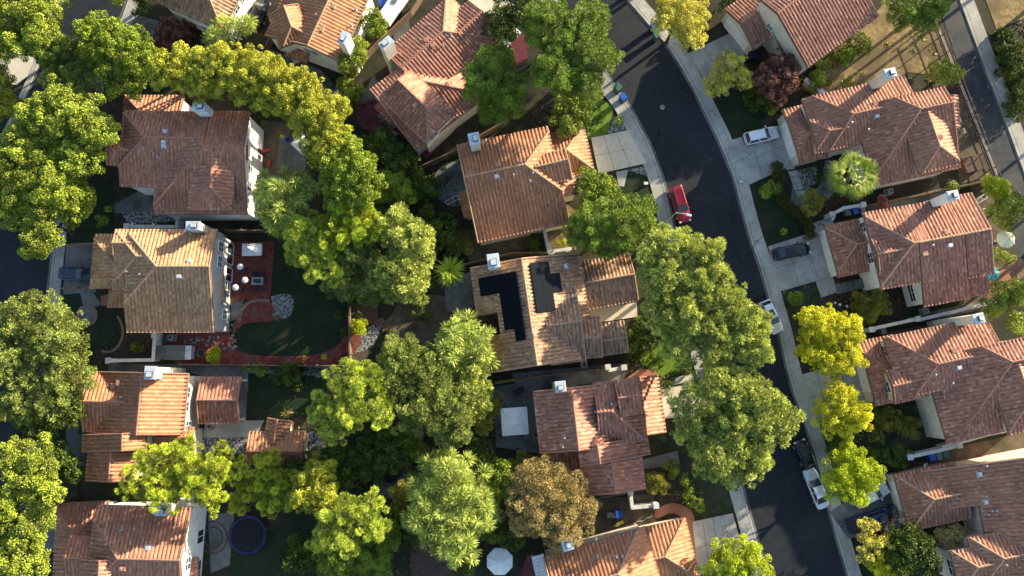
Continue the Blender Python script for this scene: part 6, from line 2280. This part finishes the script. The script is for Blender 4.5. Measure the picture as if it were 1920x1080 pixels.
def dish(px, py, label, h=2.2):
    p = P(px, py, h)
    rt = empty('satellite_dish', (p[0], p[1], 0), label, 'satellite dish')
    MB().tube((0, 0, 0), (0, 0, h - .1), .04).build('mast', M['grey_metal'], rt)
    d = MB().lathe((0, 0, 0), [(.02, 0), (.2, .04), (.34, .13), (.36, .13), (.2, .02), (.02, -.03)], 20).build('reflector', M['cap_metal'], rt)
    d.location = (0, 0, h)
    d.rotation_euler = (.5, .5, 0)
    MB().tube((0, 0, h), (-.3, .3, h + .5), .015).build('feed_arm', M['grey_metal'], rt)


dish(1561, 408, 'satellite dish left of the white wall above the hipped garage')
dish(1734, 871, 'satellite dish above the left end of the wide roof')


def ring_pot(px, py, rpx, label, mat='stone', h=.45):
    p = P(px, py, h)
    R = rpx * mpp(px, py, h)
    rt = empty('round_planter', (p[0], p[1], .05), label, 'planter')
    MB().lathe((0, 0, 0), [(R * .7, 0), (R, h), (R * .86, h), (R * .82, h - .1)], 22).build('pot', M[mat], rt)
    MB().lathe((0, 0, h - .12), [(R * .84, 0), (R * .8, .03), (.02, .05)], 18).build('soil', M['mulch'], rt)


ring_pot(1231, 891, 5.5, 'pale ring planter in the yard below the path of the canopy house')
ring_pot(971, 843, 4.5, 'small pale ring planter below the square white canopy')
ring_pot(377, 662, 8, 'dark round planter on the red paving beside the bright bush', 'grey_plastic')
ring_pot(1005, 816, 4.5, 'small round pale pot between the square white canopy and the wine-red roof')
ring_pot(1483, 382, 5, 'dark bowl planter beside the curved hedge', 'dark_metal')

# covered spa, brown pergola, grey shed
p = P(1823, 307, .9)
rt = empty('hot_tub', (p[0], p[1], .03), 'hot tub under a brown folding cover behind the palm house', 'hot tub', None, .25)
MB().box((0, 0, .4), (2.3, 2.1, .8)).build('tub', M['wood_brown'], rt, bevel=.05)
for s in (-1, 1):
    MB().box((s * .6, 0, .86), (1.19, 2.25, .12)).build('cover_half', M['deck'], rt, bevel=.03)
p = P(1908, 506, 2.3)
rt = empty('pergola', (p[0], p[1], 0), 'brown flat-roofed pergola at the right edge', 'pergola', None, .5)
MB().box((0, 0, 2.3), (2.6, 2.2, .12)).build('pergola_roof', M['wood_brown'], rt)
for x in (-1.15, 1.15):
    for y in (-.95, .95):
        MB().box((x, y, 1.12), (.12, .12, 2.24)).build('post', M['wood_brown'], rt)
p = P(324, 661, 1.6)
rt = empty('garden_shed', (p[0], p[1], 0), 'low grey flat-roofed shed below the air conditioner of the tan house', 'shed')
MB().box((0, 0, .8), (4.6, 1.7, 1.55)).build('shed_wall', M['stucco_grey'], rt)
MB().box((-1.7, 0, 1.62), (1.2, 1.9, .1)).build('roof_panel', M['concrete_dark'], rt)
MB().box((.3, 0, 1.64), (2.7, 1.95, .08)).build('roof_panel', M['grey_plastic'], rt)
MB().box((2.1, 0, 1.6), (.85, 1.9, .1)).build('roof_panel', M['cap_metal'], rt)
MB().tube((-.6, .35, 1.72), (2.0, .2, 1.72), .03).build('pole', M['fence_wood'], rt)
MB().tube((-.9, -.6, 1.72), (1.8, -.75, 1.72), .03).build('pole', M['fence_wood'], rt)
# white ribbed awning and the dark red roof beside it at the bottom
p = P(1013, 1066, 2.6)
rt = empty('ribbed_awning', (p[0], p[1], 0), 'white ribbed patio awning at the left end of the bottom orange roof', 'awning', None, .22)
MB().box((0, 0, 2.6), (1.6, 3.4, .06)).build('awning_sheet', M['white'], rt)
for i in range(9):
    MB().box((0, -1.6 + i * .4, 2.66), (1.6, .07, .06)).build('rib', M['cap_metal'], rt)
for y in (-1.5, 1.5):
    MB().box((-.7, y, 1.28), (.1, .1, 2.56)).build('post', M['white'], rt)
p = P(988, 1066, 1.9)
rt = empty('cloth_awning', (p[0], p[1], 0), 'dark red cloth awning left of the white ribbed one', 'awning', None, .22)
vv = P(969, 1082, 1.9) - p
vs = [(-1.5, -1.6, 1.7), (1.0, -1.6, 2.1), (1.0, 1.6, 2.1), (0.4, 1.7, 2.05)]
MB().add(vs + [(x, y, z - .03) for x, y, z in vs], [[0, 1, 2, 3], [7, 6, 5, 4], [0, 4, 5, 1], [1, 5, 6, 2], [2, 6, 7, 3], [3, 7, 4, 0]]).build('cloth', M['wine'], rt)
for x, y, z in vs[:3]:
    MB().tube((x, y, 0), (x, y, z), .04).build('post', M['dark_metal'], rt)
# barbecue under cover
p = P(975, 733, .9)
rt = empty('barbecue', (p[0], p[1], .04), 'black covered barbecue on the dark patio left of the roof chimney', 'barbecue', None, .4)
MB().box((0, 0, .45), (1.3, .6, .8), taper=.9).build('cabinet', M['black'], rt, bevel=.06)
MB().tube((-.42, 0, .9), (.42, 0, .9), .26, n=14).build('hood', M['black'], rt)
# kayak-like yellow foam tube
tb = MB()
pr = None
for i in range(12):
    q = P(928 + i * 3.7, 717 - i * .55 + (1.2 if i % 3 == 1 else 0), .25)
    if pr is not None:
        tb.tube(tuple(pr), tuple(q), .14)
    pr = q
tag(tb.build('foam_tube', M['yellow_toy']), 'long yellow foam tube lying in the dark strip below the solar roof', 'toy')


def toy_slide(px, py, m1, m2, label, rz=0.0, s=1.0):
    p = P(px, py, .5)
    rt = empty('toy_slide', (p[0], p[1], .05), label, 'toy', None, rz)
    MB().box((-.4 * s, 0, .45 * s), (.5 * s, .55 * s, .9 * s), taper=.75).build('steps', m1, rt)
    MB().add([(-.2 * s, -.22 * s, .9 * s), (-.2 * s, .22 * s, .9 * s), (.9 * s, .22 * s, .1), (.9 * s, -.22 * s, .1), (-.2 * s, -.22 * s, .8 * s), (-.2 * s, .22 * s, .8 * s), (.9 * s, .22 * s, .03), (.9 * s, -.22 * s, .03)],
             [[0, 3, 2, 1], [4, 5, 6, 7], [0, 1, 5, 4], [2, 3, 7, 6], [0, 4, 7, 3], [1, 2, 6, 5]]).build('chute', m2, rt)


toy_slide(533, 258, M['blue_plastic'], M['yellow_toy'], 'yellow and blue toy slide on the bare yard under the tree row', 2.6)
toy_slide(494, 284, M['red_toy'], M['red_toy'], 'red toy slide against the white end wall of the red roof house', .4, .9)
toy_slide(504, 306, M['red_toy'], M['red_toy'], 'small red toy slide below the other red one', 1.4, .6)
toy_slide(1158, 982, M['green_plastic'], M['yellow_toy'], 'green and yellow toy slide in the narrow yard above the bottom orange roof', .2, 1.0)


def bicycle(px, py, rz, label):
    p = P(px, py, .5)
    rt = empty('bicycle', (p[0], p[1], .03), label, 'bicycle', 'bicycles in the narrow yard', rz)
    for x in (-.52, .52):
        n = 20
        w = MB()
        for i in range(n):
            a, b = 2 * math.pi * i / n, 2 * math.pi * (i + 1) / n
            w.tube((x + .33 * math.cos(a), 0, .35 + .33 * math.sin(a)), (x + .33 * math.cos(b), 0, .35 + .33 * math.sin(b)), .022, n=6)
        for i in range(8):
            a = math.pi * i / 4
            w.tube((x, 0, .35), (x + .32 * math.cos(a), 0, .35 + .32 * math.sin(a)), .004, n=4)
        w.build('wheel', M['black'], rt)
    f = MB()
    for a, b in (((-.52, 0, .35), (-.05, 0, .33)), ((-.05, 0, .33), (-.18, 0, .85)), ((-.05, 0, .33), (.38, 0, .8)), ((-.18, 0, .8), (.38, 0, .84)), ((-.52, 0, .35), (-.18, 0, .8)), ((.52, 0, .35), (.38, 0, .95))):
        f.tube(a, b, .022)
    f.build('frame', M['cap_metal'], rt)
    MB().tube((.38, -.28, .97), (.38, .28, .97), .015).build('handlebar', M['dark_metal'], rt)
    MB().box((-.2, 0, .9), (.26, .14, .06)).build('saddle', M['black'], rt)


bicycle(1200, 977, .25, 'bicycle standing in the narrow yard, nearer the blue bin')
bicycle(1216, 970, .5, 'bicycle standing in the narrow yard, nearer the white wall corner')
# bench beside the bicycles
p = P(1147, 966, .6)
rt = empty('folding_table', (p[0], p[1], .03), 'pale folding table left of the bright blue bin', 'table')
MB().box((0, 0, .7), (1.3, .7, .05)).build('table_top', M['stone'], rt)
for x in (-.55, .55):
    for y in (-.28, .28):
        MB().box((x, y, .34), (.05, .05, .68)).build('leg', M['grey_metal'], rt)

# utility boxes, posts and small pale stones
for (x, y, s, lb) in [(1389, 341, .5, 'small white utility box on the lawn edge below the silver van'), (1211, 344, .5, 'small white utility box on the verge beside the bend house lawn'), (1455, 603 - 75, .45, 'x')][:2]:
    p = P(x, y, .3)
    rt = empty('utility_box', (p[0], p[1], .05), lb, 'utility box')
    MB().box((0, 0, .18), (s * 1.1, s * .7, .36), taper=.9).build('box_body', M['stone'], rt, bevel=.03)
    MB().box((0, 0, .38), (s * 1.2, s * .8, .04)).build('lid', M['wall_cap'], rt)
for (x, y, lb) in [(1566, 568, 'left one of the three small white garden stones in the dark bed'), (1575, 571, 'middle one of the three small white garden stones'), (1588, 574, 'right one of the three small white garden stones')]:
    p = P(x, y, .1)
    m = MB().lathe((0, 0, 0), [(.16, 0), (.19, .1), (.12, .2), (.02, .24)], 9).build('garden_stone', M['stucco_white'])
    m.location = (p[0], p[1], .02)
    tag(m, lb, 'stone', 'white garden stones')
rr = random.Random(11)
for i in range(22):
    x, y = rr.uniform(512, 545), rr.uniform(558, 592)
    p = P(x, y, .1)
    s = rr.uniform(.12, .34)
    m = MB().lathe((0, 0, 0), [(s, 0), (s * 1.1, s * .35), (s * .7, s * .75), (s * .1, s * .85)], 7)
    m.v = [(v[0] * rr.uniform(.8, 1.2), v[1] * rr.uniform(.8, 1.2), v[2]) for v in m.v]
    o = m.build('rock', M['stone'])
    o.location = (p[0], p[1], .08)
    o.rotation_euler = (0, 0, rr.uniform(0, 3))
    tag(o, 'one of the pale rocks heaped at the edge of the round dark lawn', 'rock', 'pale rocks of the red garden')
# lamps on the white wall above the tan roof house
for (x, y, lb) in [(249, 421, 'white lantern at the left on the wall above the tan roof'), (288, 421, 'white lantern at the right on the wall above the tan roof')]:
    p = P(x, y, 2.0)
    rt = empty('wall_lantern', (p[0], p[1], 1.75), lb, 'lantern', 'lanterns on the white wall')
    MB().tube((0, 0, 0), (0, 0, .35), .04).build('stem', M['white'], rt)
    for a in (0.3, 1.9, 3.5, 5.0):
        MB().tube((0, 0, .3), (math.cos(a) * .5, math.sin(a) * .4, .42), .035).build('arm', M['white'], rt)
    MB().lathe((0, 0, .35), [(.1, 0), (.14, .12), (.04, .22)], 10).build('lamp', M['canvas'], rt)
